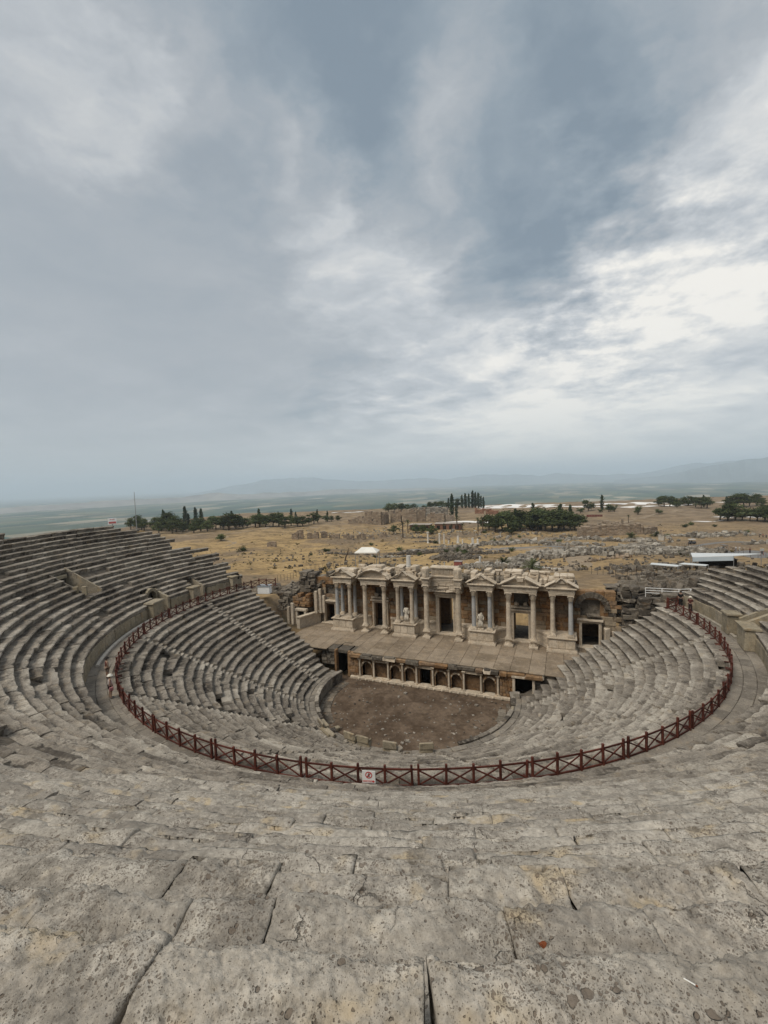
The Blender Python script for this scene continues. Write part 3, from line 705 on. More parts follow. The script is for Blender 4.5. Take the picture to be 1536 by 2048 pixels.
def make_upper():
    rng = np.random.default_rng(5)
    rt = root('upper_seating', 'upper tier of pitted grey travertine seating rising behind the curved walkway', 'seating')
    B = Blocks()
    forced = {21: [16.6, 19.12, 22.6], 20: [17.25, 20.1, 21.75], 19: [15.2, 16.75, 19.5, 21.3], 18: [14.6, 17.9, 20.4], 22: [15.2, 18.2, 21.0]}
    for j in range(UP_N):
        rf, zt = up_row(j); dep = up_row(j+1)[0]-rf if j < 26 else .8; hh = zt-up_row(j-1)[1]+.04 if j > 19 else UP_H
        a0, a1 = up_ends(rf); a0 += rng.normal(0, .9); a1 += rng.normal(0, .9)
        fj = sorted(forced.get(j, [])); a = a0
        while a < a1-.05:
            b = a+np.degrees((rng.uniform(1.3, 3.0) if j > 13 else rng.uniform(1.1, 2.7))/rf)
            for q in fj:
                if a+.35 < q < b+.95: b = q; break
            if a1-b < np.degrees(.5/rf): b = a1
            c = (a+b)/2; d = camdist(rf+.3, c, zt)
            g = in_gap(rf, a, b)
            if g:
                if a < g[0]-.3: b = g[0]
                elif a < g[1]: a = g[1]; continue
            if rng.random() > (.022 if d > 9 and j < 17 else 0) + (.25 if c < a0+2 and j > 3 else 0):
                wide = j == 21 and (abs(b-19.12) < .01 or abs(a-19.12) < .01)
                fw = math.sin(c*.9+j)*.02
                B.add(rf+rng.normal(0, 0 if wide else .02 if j < 13 else .03), zt+fw*.4, dep, hh, a, b, np.clip(rng.normal(.56, .19), 0, 1), rng, dist=d, gap=.004 if wide else .002, joint=(1 if abs(b-19.12) < .01 else -1) if wide else 0)
            a = b
    B.finish(rt, (TRAV_NEAR, TRAV), 300)
    def zf(r, a):
        for g in GAPS:
            if g[0] <= a <= g[1] and g[2] <= r <= g[3]: return g[4]-.02
        e = up_ends(r)
        return UP_Z0-.52+(min(r, 41.6)-UP_R0)*UP_H/UP_D+max(0, r-41.6)*.53-.5*(r > 42)-.9*(43.2 < r < 45.2) if r > 29.2 else UP_Z0-.6
    ex = [x for g in GAPS for x in (g[0]-.02, g[0], g[1], g[1]+.02)]
    # the rubble body is cut in steps so that it ends where the rows end
    bands = [(28.95, 31.2), (31.2, 33.4), (33.4, 35.8), (35.8, 38.2), (38.2, 40.4), (40.4, 42.6), (42.6, 48.4)]
    for lo, hi in bands:
        e0, e1 = up_ends(hi-.05); R = sorted(set([lo, hi]+[r for r in np.arange(28.95, 49, .68) if lo < r < hi]+[x for g in GAPS for x in (g[2], g[3]-.01, g[3]+.01) if lo < x < hi]))
        core_mesh('rubble_core', None, rt, e0+1., e1-1., zf, R, 2., ex, zb=6.)
    # retaining slabs of the two entrance passages, their arches, the stair and the sunken doorway
    def radial_wall(a, r0, r1, z0, ztop0, ztop1, th, mat, name='side_wall'):
        m = MB(); p0 = pol(np.array([r0]), np.array([a]), 0.)[0]; p1 = pol(np.array([r1]), np.array([a]), 0.)[0]; d = (p1-p0)/np.linalg.norm(p1-p0); nrm = np.array([-d[1], d[0], 0])*th/2
        V = []
        for p, zt in ((p0, ztop0), (p1, ztop1)):
            for s in (-1, 1):
                for z in (z0, zt): V.append((p+nrm*s)+np.array([0, 0, z]))
        m.add(V, [(0, 1, 5, 4), (2, 6, 7, 3), (0, 2, 3, 1), (4, 5, 7, 6), (1, 3, 7, 5), (0, 4, 6, 2)], tone=rng.random())
        return m.obj(name, mat, rt)
    def arch(a0, a1, r, z0, zs, ztop, depth, solid=True):
        """arched doorway standing across a passage at radius r: voussoirs as parts, dark room behind"""
        am = (a0+a1)/2; w = rad(a1-a0)*r; c = pol(np.array([r]), np.array([am]), 0.)[0]; t = rad(am); ex_ = np.array([math.cos(t), math.sin(t), 0]); ey = np.array([math.sin(t), -math.cos(t), 0])
        M = np.stack([ex_, ey, np.array([0, 0, 1])], 1)
        hw = w/2-.05; nv = 9
        for k in range(nv):
            t0, t1 = math.pi*k/nv+.02, math.pi*(k+1)/nv-.02; m = MB(); V = []
            for y in (-.12, .45):
                for (tt, rr) in ((t0, hw*.78), (t1, hw*.78), (t1, hw*.78+.34), (t0, hw*.78+.34)):
                    V.append(M @ np.array([-math.cos(tt)*rr, y, zs-0+math.sin(tt)*rr])+c)
            m.add(V, [(0, 1, 2, 3), (4, 7, 6, 5), (0, 4, 5, 1), (1, 5, 6, 2), (2, 6, 7, 3), (3, 7, 4, 0)], tone=rng.random()); m.obj('voussoir', ORTHO, rt)
        for s in (-1, 1):
            m = MB(); P = cbox((w/2-hw*.78, .5, zs-z0), .03, .01)+np.array([s*(hw*.78+(w/2-hw*.78)/2), .15, (z0+zs)/2]); m.add(P @ M.T+c, _CF, _CT, tone=rng.random()); m.obj('door_jamb', ORTHO, rt)
        m = MB()
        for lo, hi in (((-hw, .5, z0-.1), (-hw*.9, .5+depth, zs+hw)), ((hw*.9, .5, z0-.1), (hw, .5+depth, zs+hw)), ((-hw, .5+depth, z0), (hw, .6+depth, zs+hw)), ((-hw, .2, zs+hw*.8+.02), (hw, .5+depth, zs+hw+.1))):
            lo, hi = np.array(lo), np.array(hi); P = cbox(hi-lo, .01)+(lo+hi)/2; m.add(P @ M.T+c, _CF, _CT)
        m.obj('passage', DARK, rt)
    g = GAPS[0]; radial_wall(g[0]-.25, 28.8, 31.0, 9.3, 11.0, 12.1, .34, ORTHO); radial_wall(g[1]+.25, 28.8, 30.6, 9.3, 10.9, 11.6, .34, ORTHO)
    arch(g[0], g[1], 30.2, 9.46, 11.15, 12.6, .5)
    g = GAPS[1]; radial_wall(g[0]-.2, 28.8, 31.1, 9.3, 10.9, 12.0, .3, ORTHO); radial_wall(g[1]+.2, 28.8, 31.1, 9.3, 10.9, 11.8, .3, ORTHO)
    arch(g[0], g[1], 30.6, 9.46, 10.5, 11.4, .6)
    g = GAPS[2]; radial_wall(g[0]-.15, 32.6, 36.4, 12.8, 13.35, 15.75, .2, ORTHO); radial_wall(g[1]+.15, 33.0, 36.4, 12.8, 13.5, 15.6, .2, TRAV)
    am = (g[0]+g[1])/2; c = pol(np.array([36.2]), np.array([am]), 0.)[0]
    m = MB(); m.box((c[0], c[1], 14.9), (1.9, .5, .35), .04, .01, rad(am)); m.obj('lintel', ORTHO, rt)
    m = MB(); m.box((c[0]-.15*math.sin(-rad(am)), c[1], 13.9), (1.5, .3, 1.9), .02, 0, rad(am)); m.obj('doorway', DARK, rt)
    for r in (32.75, 33.6):
        p = pol(np.array([r]), np.array([g[1]+.55]), 0.)[0]; m = MB(); m.box((p[0], p[1], 13.75), (.22, .5, .9), .03, .01, rad(am)); m.obj('end_post', ORTHO, rt)
    g = GAPS[3]
    radial_wall(g[0]-.3, 28.7, 32.2, 9.3, 11.2, 13.0, .4, ORTHO); radial_wall(g[1]+.25, 28.8, 32.2, 9.3, 11.0, 12.6, .3, ORTHO)
    for k in range(8):
        r = 28.75+.42*k; am = (g[0]+g[1])/2; L = rad(g[1]-g[0])*r-.1; p = pol(np.array([r+.21]), np.array([am]), 0.)[0]; z = WALK_Z+.30*(k+1)
        m = MB(); m.box((p[0], p[1], z-.4), (L, .5, .8), .03, .012, rad(am)); m.obj('stair_step', TRAV, rt)
    # broken row ends and the door at the far left end
    p = pol(np.array([29.6]), np.array([-102.2]), 0.)[0]
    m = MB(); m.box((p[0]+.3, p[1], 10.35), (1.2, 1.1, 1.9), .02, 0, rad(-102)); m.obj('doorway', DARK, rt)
make_upper()

def make_podium():
    rng = np.random.default_rng(21)
    rt = root('podium_wall', 'low yellowish wall of upright slabs along the outer side of the walkway', 'wall')
    for lo, hi in ((-104.3, -46), (-46, 80), (80, 113)):
        a = lo
        while a < hi-.2:
            b = min(hi, a+np.degrees(rng.uniform(.75, 1.5)/28.9)); c = (a+b)/2
            if not any(g[0]-.9 < c < g[1]+.9 and g[2] < 29 for g in GAPS):
                L = rad(b-a)*28.9-.03; h = 1.12+rng.normal(0, .03); p = pol(np.array([28.9]), np.array([c]), 0.)[0]
                m = MB(); m.box((p[0], p[1], WALK_Z+h/2-.02), (L, .34+rng.normal(0, .02), h), .03, .012, rad(c)); m.obj('upright_slab', ORTHO, rt)
            a = b
    # projecting square piers beside the entrances
    for a, w in ((-73.6, 1.9), (88.0, 2.0), (95.2, 1.2), (-87.6, 1.2), (-101.0, .9)):
        p = pol(np.array([28.55]), np.array([a]), 0.)[0]; m = MB(); m.box((p[0], p[1], WALK_Z+.82), (w, 1.0, 1.64), .04, .02, rad(a)); o = m.obj('pier', ORTHO, rt)
        m = MB(); m.box((p[0], p[1], WALK_Z+1.73), (w+.22, 1.2, .2), .04, .02, rad(a)); m.obj('pier_cap', ORTHO, o)
make_podium()

def make_walkway():
    rng = np.random.default_rng(31)
    A = np.arange(-106, 116.1, 1.); V = []
    for r in (26.45, 28.95): V.append(pol(np.full(len(A), r), A, WALK_Z-.07))
    V.append(pol(np.full(len(A), 28.95), A, WALK_Z-2.)); n = len(A)
    Q = [(i*n+j, (i+1)*n+j, (i+1)*n+j+1, i*n+j+1) for i in range(2) for j in range(n-1)]
    wk = link('walkway', mk_mesh('walkway', np.concatenate(V), np.array(Q)[:, ::-1]), None, CORE); tag(wk, kind='structure')
    rest = MB(); cnt = 0
    for k in range(3):
        r = 26.98+.72*k; a = -105.
        while a < 114:
            b = a+np.degrees(rng.uniform(.9, 1.9)/r); c = (a+b)/2; L = rad(b-a)*r-.02; p = pol(np.array([r]), np.array([c]), 0.)[0]
            vis = c < -8 or c > 36
            m = MB() if (vis and cnt < 298) else rest
            m.box((p[0], p[1], WALK_Z-.09+rng.normal(0, .006)), (L, .70, .18), .02, .008, rad(c), tone=rng.random())
            if m is not rest: m.obj('paving_slab', PAVE, wk); cnt += 1
            a = b
    o = rest.obj('paving', PAVE, wk); tag(o, kind='stuff')
    kerb_l = simple('pale_kerb_stone', (.50, .46, .40), .2, 2, .9, .1, .4); kerb_r = simple('dull_kerb_stone', (.27, .24, .195), .25, 2, .9, .1, .4)
    for lo, hi in ((-76.5, -45), (92, 113)):
        A = np.arange(lo, hi+.1, .5); V = []
        for r, z in ((28.2, 0), (28.2, .13), (28.24, .16), (28.42, .16), (28.46, .12), (28.46, 0)): V.append(pol(np.full(len(A), r), A, WALK_Z+z))
        n = len(A); Q = [(i*n+j, i*n+j+1, ((i+1) % 6)*n+j+1, ((i+1) % 6)*n+j) for i in range(6) for j in range(n-1)]
        link('kerb', mk_mesh('kerb', np.concatenate(V), np.array(Q), [[i*n for i in range(6)], [i*n+n-1 for i in range(6)][::-1]]), wk, kerb_l if lo < 0 else kerb_r)
make_walkway()

def make_orchestra():
    rng = np.random.default_rng(41)
    m, nt = new_mat('orchestra_dirt'); t = NT(nt); p = t.pos()
    a = t.noise(p, .38, 7, .62); b = t.noise(p, 2.2, 8, .7); c = t.noise(p, 14, 5, .7)
    col = t.mix(t.remap(a, .38, .62), (.078, .055, .038), (.142, .104, .074))
    col = t.mix(1, col, t.remap(b, .3, .7, .65, 1.35, False), 'MULTIPLY'); col = t.mix(t.math('MULTIPLY', t.remap(c, .62, .72), .6), col, (.26, .22, .17))
    t.out(col, .97, t.bump(t.math('ADD', b, t.math('MULTIPLY', c, .4)), .8, .08), .05)
    X, Y = np.meshgrid(np.linspace(-11, 12.5, 60), np.linspace(-10.4, 3.9, 40)); Z = .03+.05*fbm(np.stack([X.ravel()*.4, Y.ravel()*.4, 0*X.ravel()], 1), 4, 2)
    n = 60; i, j = np.meshgrid(np.arange(59), np.arange(39)); k = (j*n+i).ravel()
    of = link('orchestra_floor', mk_mesh('orchestra_floor', np.stack([X.ravel(), Y.ravel(), Z], 1), np.stack([k, k+1, k+n+1, k+n], 1), smooth=True), None, m); tag(of, kind='structure')
    gm = MB(); rg = np.random.default_rng(6)
    for k in range(420):
        r_ = 9.6*rg.random()**.4; a_ = rg.uniform(-150, 150); x_, y_ = r_*math.sin(rad(a_)), -r_*math.cos(rad(a_))
        if y_ > 3.2: continue
        s_ = rg.uniform(.05, .22)*(1 if rg.random() < .93 else 2); gm.box((x_, y_, .06), (s_, s_*rg.uniform(.6, 1), s_*.6), .02, .03, rg.uniform(0, 3), rg.random(), None, rg)
    tag(gm.obj('orchestra_gravel', TRAV), kind='stuff')
    # ring of edge slabs, partly lost
    for r, w in ((9.15, .8), (9.75, .45)):
        a = -103.
        while a < 100:
            b = a+np.degrees(rng.uniform(.7, 1.5)/r); cc = (a+b)/2
            if rng.random() < (.8 if abs(cc) > 35 else .35):
                p0 = pol(np.array([r]), np.array([cc]), 0.)[0]; q = MB(); q.box((p0[0], p0[1], .03+rng.normal(0, .015)), (rad(b-a)*r-.05, w-.05, .16), .03, .025, rad(cc)+rng.normal(0, .02)); q.obj('edge_slab', RUBST, of)
            a = b
    rt = root('orchestra_wall', 'low stone parapet ringing the brown dirt orchestra, broken at the near side', 'wall')
    a = -104.
    while a < 106:
        b = a+np.degrees(rng.uniform(.9, 1.5)/10.2); cc = (a+b)/2; h = 1.12 if abs(cc+1) > 42 else rng.choice([.35, .5, .62, .9])
        p0 = pol(np.array([10.2]), np.array([cc]), 0.)[0]; q = MB(); q.box((p0[0], p0[1], h/2), (rad(b-a)*10.2-.03, .30, h), .03, .02, rad(cc)); q.obj('upright_slab', TRAV if rng.random() < .75 else ORTHO, rt)
        if h > 1 and rng.random() < .85:
            q = MB(); q.box((p0[0], p0[1], h+.07), (rad(b-a)*10.2-.02, .42, .15), .03, .015, rad(cc)); q.obj('coping', TRAV, rt)
        a = b
    # ring walk above the parapet
    rw = MB(); A = np.arange(-103, 104.1, 2.); V = [pol(np.full(len(A), r), A, .96) for r in (10.35, 11.7)]; n = len(A)
    rw.add(np.concatenate(V), [(j, n+j, n+j+1, j+1) for j in range(n-1)]); ring = rw.obj('ring_walk', CORE); tag(ring, kind='structure')
    for k in range(2):
        r = 10.68+.62*k; a = -103.
        while a < 103:
            b = a+np.degrees(rng.uniform(.7, 1.5)/r); cc = (a+b)/2; p0 = pol(np.array([r]), np.array([cc]), 0.)[0]
            q = MB(); q.box((p0[0], p0[1], 1.02+rng.normal(0, .012)), (rad(b-a)*r-.03, .58, .16), .025, .012, rad(cc)+rng.normal(0, .01)); q.obj('paving_slab', PAVE, ring); a = b
    # marble seats of honour, some whole, some tumbled
    mar = ORTHO
    places = [(-13, 10.5, .0, 'pale marble seat of honour tilted beside the gap in the orchestra rim'), (-24, 11.0, .5, 'toppled marble seat of honour lying left of the other thrones'),
              (-5.5, 10.45, .05, 'whole marble bench with high back at the middle of the orchestra rim'), (7.5, 10.5, -.02, 'marble bench fragment right of the whole bench at the rim'),
              (-33, 10.6, .25, 'leftmost pale marble bench leaning at the orchestra edge'), (24, 10.5, .0, 'pale marble bench on the right part of the orchestra rim')]
    for a, r, tilt, lab in places:
        p0 = pol(np.array([r]), np.array([a]), 0.)[0]; o = root('honour_bench', lab, 'stone seat', (p0[0], p0[1], 1.06), rad(a)+tilt*.6, 'marble seats of honour on the orchestra rim')
        q = MB(); q.box((0, 0, .22), (1.15, .55, .44), .05, .025); q.obj('seat', mar, o)
        q = MB(); q.box((0, -.27, .62), (1.15, .16, .62), .05, .03); q.obj('backrest', mar, o)
        if tilt < .2:
            for s in (-1, 1): q = MB(); q.box((s*.5, .02, .53), (.13, .45, .2), .03, .015); q.obj('armrest', mar, o)
        if tilt > .2: o.rotation_euler = (tilt, .15, rad(a))
    # tumbled blocks about the near rim
    for k in range(26):
        a = rng.uniform(-38, 34); r = rng.uniform(9.2, 11.4); p0 = pol(np.array([r]), np.array([a]), 0.)[0]; s = rng.uniform(.25, .7, 3); s[2] *= .6
        z = (.08 if r < 10 else 1.05)+s[2]/2
        q = MB(); q.box((0, 0, 0), s, .06, .05); o = q.obj('fallen_block', TRAV if k % 4 else ORTHO, None, (p0[0], p0[1], z), rng.uniform(0, 3)); tag(o, 'small fallen stone block lying at the near rim of the orchestra', 'stone', 'fallen blocks along the near orchestra rim')
make_orchestra()

# ------------------------------------------------------------------ the stage building
CX = .43; ZS = 3.2
BEIGE = stone('beige_wall_stone', [(.20, .15, .10), (.27, .21, .145), (.32, .26, .185)], (.37, .305, .22), (.30, .18, .08), (.08, .06, .045), .6, 0, 1.2, 26, .48, .5)
def rough_stack(rt, x0, x1, y0, y1, z0, z1, ch, bw, rng, mat, name='stone', jit=.05, ragged=.6, face='y'):
    """a stack of rough courses: every stone a part"""
    z = z0; k = 0
    while z < z1-.1:
        h = ch*rng.uniform(.75, 1.25); x = x0; f = (z-z0)/(z1-z0)
        while x < x1-.15:
            w = min(bw*rng.uniform(.6, 1.5), x1-x)
            if not (f > .6 and rng.random() < ragged*(f-.6)/.4):
                d = (y1-y0)*rng.uniform(.85, 1.1); m = MB()
                m.box((x+w/2, (y0+y1)/2+rng.normal(0, .06), z+h/2), (w-.03, d, h-.025), .06, jit, rng.normal(0, .03), rng=rng); m.obj(name, mat, rt); k += 1
            x += w
        z += h
    return k
def column(rt, x, y, z0, z1, r, mat, capmat, ped=0.):
    """base, tapered shaft and leafy capital"""
    if ped:
        m = MB(); m.box((x, y, z0+.14), (1.05, 1.05, .28), .04, .01, tone=.5); p = m.obj('pedestal_base', capmat, rt)
        m = MB(); m.lathe([(.40, .28), (.42, .34), (.36, .42), (.35, ped-.14), (.40, ped-.08), (.43, ped-.02), (.43, ped)], 10, (x, y, z0)); m.obj('pedestal', capmat, p)
        z0 += ped
    m = MB(); m.box((x, y, z0+.07), (r*2.75, r*2.75, .14), .02); m.lathe([(r*1.36, .14), (r*1.42, .19), (r*1.36, .24), (r*1.14, .27), (r*1.2, .33), (r*1.06, .38)], 14, (x, y, z0))
    b = MB(); hc = r*2.5
    n = 16; prof = [(r*1.04, .36)]
    for k in range(9): f = k/8; prof.append((r*(1-.16*f**1.5), .40+(z1-z0-hc-.40)*f))
    prof += [(r*.95, z1-z0-hc+.02)]
    b.lathe(prof, n, (x, y, z0), tone=RNG.uniform(.1, .9)); sh = b.obj('column_shaft', mat, rt, smooth=True)
    m.obj('column_base', capmat, sh)
    c = MB(); zc = z1-hc
    c.lathe([(r*.86, 0), (r*.9, .02), (r*.92, hc*.3), (r*1.0, hc*.55), (r*1.15, hc*.82)], 12, (x, y, zc))
    for tier, (rr, zz, hh, nn) in enumerate(((.98, .02, .36, 8), (1.04, .30, .40, 8))):
        for k in range(nn):
            t = (k+.5*tier)/nn*2*math.pi; R = r*rr
            V = []
            for u, (dr, dz, w) in enumerate(((0, 0, .30), (.10, hh*.6, .27), (.32, hh*.92, .16), (.36, hh*.78, .10))):
                for s in (-1, 1):
                    tt = t+s*w/rr; V.append((x+(R+dr*r)*math.cos(tt), y+(R+dr*r)*math.sin(tt), zc+hc*zz+hc*dz))
            c.add(V, [(0, 1, 3, 2), (2, 3, 5, 4), (4, 5, 7, 6)])
    for sx in (-1, 1):
        for sy in (-1, 1): c.box((x+sx*r*1.12, y+sy*r*1.12, zc+hc*.76), (r*.42, r*.42, r*.36), .02, .01, math.pi/4)
    c.box((x, y, zc+hc*.92), (r*2.55, r*2.55, hc*.16), .02, .01); c.obj('capital', capmat, sh)
    return sh
def moulded(rt, name, x0, x1, y0, y1, steps, mat, tone=None, parent=None):
    """stacked courses: list of (z0, z1, outset)"""
    m = MB()
    for a, b, o in steps: m.span((x0-o, y0-o, a), (x1+o, y1, b), .02, tone=RNG.random() if tone is None else tone, jit=.006)
    return m.obj(name, mat, parent or rt)
def dentils(m, x0, x1, y, z, w=.09, h=.1, gap=.1):
    n = int((x1-x0)/(w+gap))
    for k in range(n): m.span((x0+k*(w+gap), y-.1, z), (x0+k*(w+gap)+w, y, z+h), .01)

def make_stage_building():
    rng = np.random.default_rng(77)
    rt = root('stage_building', 'ruined marble and brown stone stage facade with columns, doors and broken pediments', 'ruin')
    YW = 13.2; YC = 11.0
    doors = [(CX, 1.0, 8.1, ZS+.0), (CX-9.45, .92, 6.75, ZS), (CX+9.5, .92, 6.75, ZS), (CX-17.4, .85, 6.15, ZS), (CX+17.3, .95, 6.15, ZS)]
    upper = [(CX-9.45, .8, 7.55, 9.1), (CX+9.5, .85, 7.5, 9.2), (CX-17.4, .75, 7.3, 8.7), (CX+17.5, 1.25, 6.9, 9.0)]
    XL, XR, ZT = -19.6, 20.4, 10.2
    def open_at(x, z, mx=.0):
        for c, h, zt, zb in doors:
            if abs(x-c) < h+mx and z < zt: return True
        for c, h, a, b in upper:
            if abs(x-c) < h+mx and a < z < b: return True
        return False
    # wall body with through doors
    m = MB(); xs = [XL]
    for c, h, zt, _ in sorted(doors): xs += [c-h-.12, c+h+.12]
    xs.append(XR)
    for k in range(0, len(xs), 2): m.span((xs[k], YW+.24, 0.5), (xs[k+1], YW+1.3, ZT-.3), .02)
    for c, h, zt, _ in doors: m.span((c-h-.118, YW+.5, zt+.05), (c+h+.118, YW+1.28, ZT-.32), .02)
    m.obj('wall_core', WALLST, rt)
    # rear wall and floor slab behind the doors keep the interior dark
    for a, b in ((XL, CX-10.4), (CX-8.2, CX-.55), (CX+2.0, CX+8.3), (CX+10.6, XR)): m = MB(); m.span((a, 17.4, .5), (b, 18.4, 8.4), .03, tone=.4); m.obj('rear_wall', WALLST, rt)
    m = MB(); m.span((XL, YW+1.32, 8.45), (XR, 18.4, 8.9), .03, tone=.4); m.obj('upper_floor', RUBST, rt)
    m = MB(); m.span((XL, YW+.3, ZS-.6), (XR, 19.5, ZS-.05), .03, tone=.4); m.obj('inner_floor', RUBST, rt)
    for x in (XL+.4, CX-13, CX-4.5, CX+4.8, CX+13.2, XR-.4): m = MB(); m.span((x-.3, YW+1.32, ZS), (x+.3, 17.38, 8.4), .03, tone=.4); m.obj('cross_wall', WALLST, rt)
    # facing blocks
    z = ZS; cnt = 0; rest = MB()
    while z < ZT:
        ch = rng.uniform(.42, .6); x = XL+rng.uniform(-.4, 0); zc = z+ch/2; top = ZT-.25+.5*math.sin(x)
        while x < XR:
            w = rng.uniform(.8, 1.6); e = x+w
            for c, h, zt, _ in doors:
                if zc < zt:
                    if c-h < e < c+h+.3 and x < c-h: e = c-h
                    if c-h-.01 <= x < c+h: x = c+h; e = max(e, x+.5)
            for c, h, a, b in upper:
                if a < zc < b:
                    if c-h < e < c+h+.3 and x < c-h: e = c-h
                    if c-h-.01 <= x < c+h: x = c+h; e = max(e, x+.5)
            if z+ch < ZT+.2 and e-x > .1:
                mm = MB() if cnt < 300 else rest
                mm.box(((x+e)/2, YW+.13+rng.normal(0, .025), zc), (e-x-.02, .3, ch-.02), .03, .012, tone=rng.random(), rng=rng)
                if cnt < 300: mm.obj('wall_block', (RUBST if rng.random() < .55 else BEIGE) if abs(x-CX) > 15.8 and rng.random() < .8 else WALLST if rng.random() < .75 else BEIGE, rt); cnt += 1
            x = e
        z += ch
    if rest.n: tag(rest.obj('wall_blocks', WALLST, rt), kind='stuff')
    # door frames
    for k, (c, h, zt, zb) in enumerate(doors):
        fw = .42 if k == 0 else .3
        for s in (-1, 1):
            m = MB(); m.box((c+s*(h+fw/2-.04), YW-.08, (zt+zb)/2), (fw, .5, zt-zb), .04, .012); m.box((c+s*(h+fw*.2-.04), YW-.36, (zt+zb)/2), (fw*.5, .1, zt-zb), .02, .008); m.obj('door_jamb', MARBLE, rt)
        m = MB(); m.box((c, YW-.09, zt+fw*.5), (2*h+2*fw-.02, .5, fw), .04, .012); m.box((c, YW-.2, zt+fw+.11), (2*h+2*fw+.3, .75, .2), .04, .02); m.obj('lintel', MARBLE, rt)
        m = MB(); m.box((c, YW-.25, zb+.1), (2*h+.9, 1.1, .2), .04, .015); m.obj('threshold', MARBLE, rt)
    # recesses above the side doors are backed by a dark chamber
    for c, h, a, b in upper: m = MB(); m.span((c-h-.3, YW+.42, a-.2), (c+h+.3, YW+.5, b+.2), .01); m.obj('recess_back', RUBST, rt)
    for c, w in ((CX-9.45, 1.9), (CX+9.5, 2.0)):
        m = MB(); m.box((c, YW-.1, 7.5), (w+.7, .55, .22), .03, .02); m.obj('ledge', MARBLE, rt)
        for s in (-.55, .5): m = MB(); m.box((c+s, YW-.05, 7.85), (.5, .35, .45), .08, .05); m.obj('fallen_carving', MARBLE, rt)
    # high podiums that carry the paired columns
    def podium(x0, x1, y0, zt=4.95):
        m = MB(); m.span((x0, y0, ZS+.42), (x1, YW-.02, zt-.22), .03, tone=rng.random()); die = m.obj('podium', MARBLE, rt)
        n = 3; w = (x1-x0)/n
        for k in range(n): m = MB(); m.span((x0+w*k+.06, y0-.05, ZS+.5), (x0+w*(k+1)-.06, y0-.004, zt-.32), .02, tone=rng.random()); m.obj('relief_slab', MARBLE, die)
        moulded(rt, 'podium_base', x0, x1, y0, YW-.04, ((ZS, ZS+.26, .22), (ZS+.26, ZS+.36, .14), (ZS+.36, ZS+.43, .06)), MARBLE, None, die)
        moulded(rt, 'podium_cornice', x0, x1, y0, YW-.06, ((zt-.22, zt-.14, .06), (zt-.14, zt-.02, .18)), MARBLE, None, die)
    P = [(-15.62, -12.55), (-6.48, -3.6), (3.55, 6.5), (12.75, 15.65)]
    for a, b in P: podium(CX+a, CX+b, 10.4)
    # low curved wall between the podiums
    for (a, b) in ((-12.55, -10.9), (-8.0, -6.48), (-3.6, -1.25), (1.25, 3.55), (6.5, 8.1), (11.0, 12.75)):
        n = 8; V = []
        for k in range(n+1):
            u = k/n; x = CX+a+(b-a)*u; left_pod = a in (-12.55, -3.6, 6.5); v = u if left_pod else 1-u
            y = 10.9+(YW-10.95)*(v**.55); V.append((x, y))
        for zlo, zhi, o, nm in ((ZS, ZS+.35, .14, 'curved_base'), (ZS+.35, 4.62, 0, 'curved_wall'), (4.62, 4.84, .13, 'curved_cornice')):
            VV = []
            for x, y in V: VV += [(x, y-o, zlo), (x, y-o, zhi), (x, YW-.03, zhi), (x, YW-.03, zlo)]
            m = MB(); m.add(VV, [(4*k+i, 4*k+(i+1) % 4, 4*k+4+(i+1) % 4, 4*k+4+i) for k in range(n) for i in range(4)], NG=[[0, 1, 2, 3][::-1], [4*n+i for i in range(4)]], tone=rng.random()); m.obj(nm, MARBLE, rt)
    # columns
    for k, (a, b) in enumerate(P):
        c = CX+(a+b)/2
        for s in (-1, 1):
            blue = (k == 0 and s < 0) or (k == 2) or (k == 3 and s > 0)
            column(rt, c+s*.98, YC-.1, 4.95, 9.85, .27, MARBLE_BLUE if blue else MARBLE, MARBLE)
            column(rt, c+s*.98, 12.55, 4.95, 9.8, .25, MARBLE_BLUE if (k in (0, 1)) else MARBLE, MARBLE)
    for c in (CX-9.4, CX+9.65):
        for s in (-1, 1): column(rt, c+s*1.42, YC, ZS, 9.85, .32, MARBLE, MARBLE, .82)
    for s in (-1, 1): column(rt, CX+s*2.1, YC, ZS, 10.2, .35, MARBLE, MARBLE, .85)
    # entablatures over each pair
    def entab(x0, x1, y0, z0, sc=1.):
        e = moulded(rt, 'architrave', x0, x1, y0, YW+.3, ((z0, z0+.17*sc, 0), (z0+.17*sc, z0+.34*sc, .03), (z0+.34*sc, z0+.42*sc, .07)), MARBLE)
        m = MB(); m.span((x0+.02, y0+.02, z0+.42*sc), (x1-.02, YW+.28, z0+.66*sc), .02, tone=.7); m.obj('frieze', MARBLE, e)
        m = MB()
        for a, b, o in ((z0+.66*sc, z0+.74*sc, .08), (z0+.74*sc, z0+.88*sc, .26)): m.span((x0-o, y0-o, a), (x1+o, YW+.26, b), .03, jit=.012, tone=.6)
        dentils(m, x0-.05, x1+.05, y0-.08, z0+.68*sc); m.obj('cornice', MARBLE, e)
        return z0+.88*sc
    def raking(x0, z0, x1, z1, y, th, dep, name='raking_cornice', tone=None):
        d = np.array([x1-x0, z1-z0]); L = np.hypot(*d); a = math.atan2(d[1], d[0]); m = MB()
        for (o, t, w) in ((0, th*.55, dep), (th*.55, th*.45, dep+.12)):
            P_ = cbox((L, w, t), .03, .012, rng)+np.array([0, -(w-dep)/2, o+t/2]); ca, sa = math.cos(a), math.sin(a)
            Q_ = np.stack([P_[:, 0]*ca-P_[:, 2]*sa+(x0+x1)/2, P_[:, 1]+y+dep/2, P_[:, 0]*sa+P_[:, 2]*ca+(z0+z1)/2], 1); m.add(Q_, _CF, _CT, tone=rng.random() if tone is None else tone)
        return m.obj(name, MARBLE, rt)
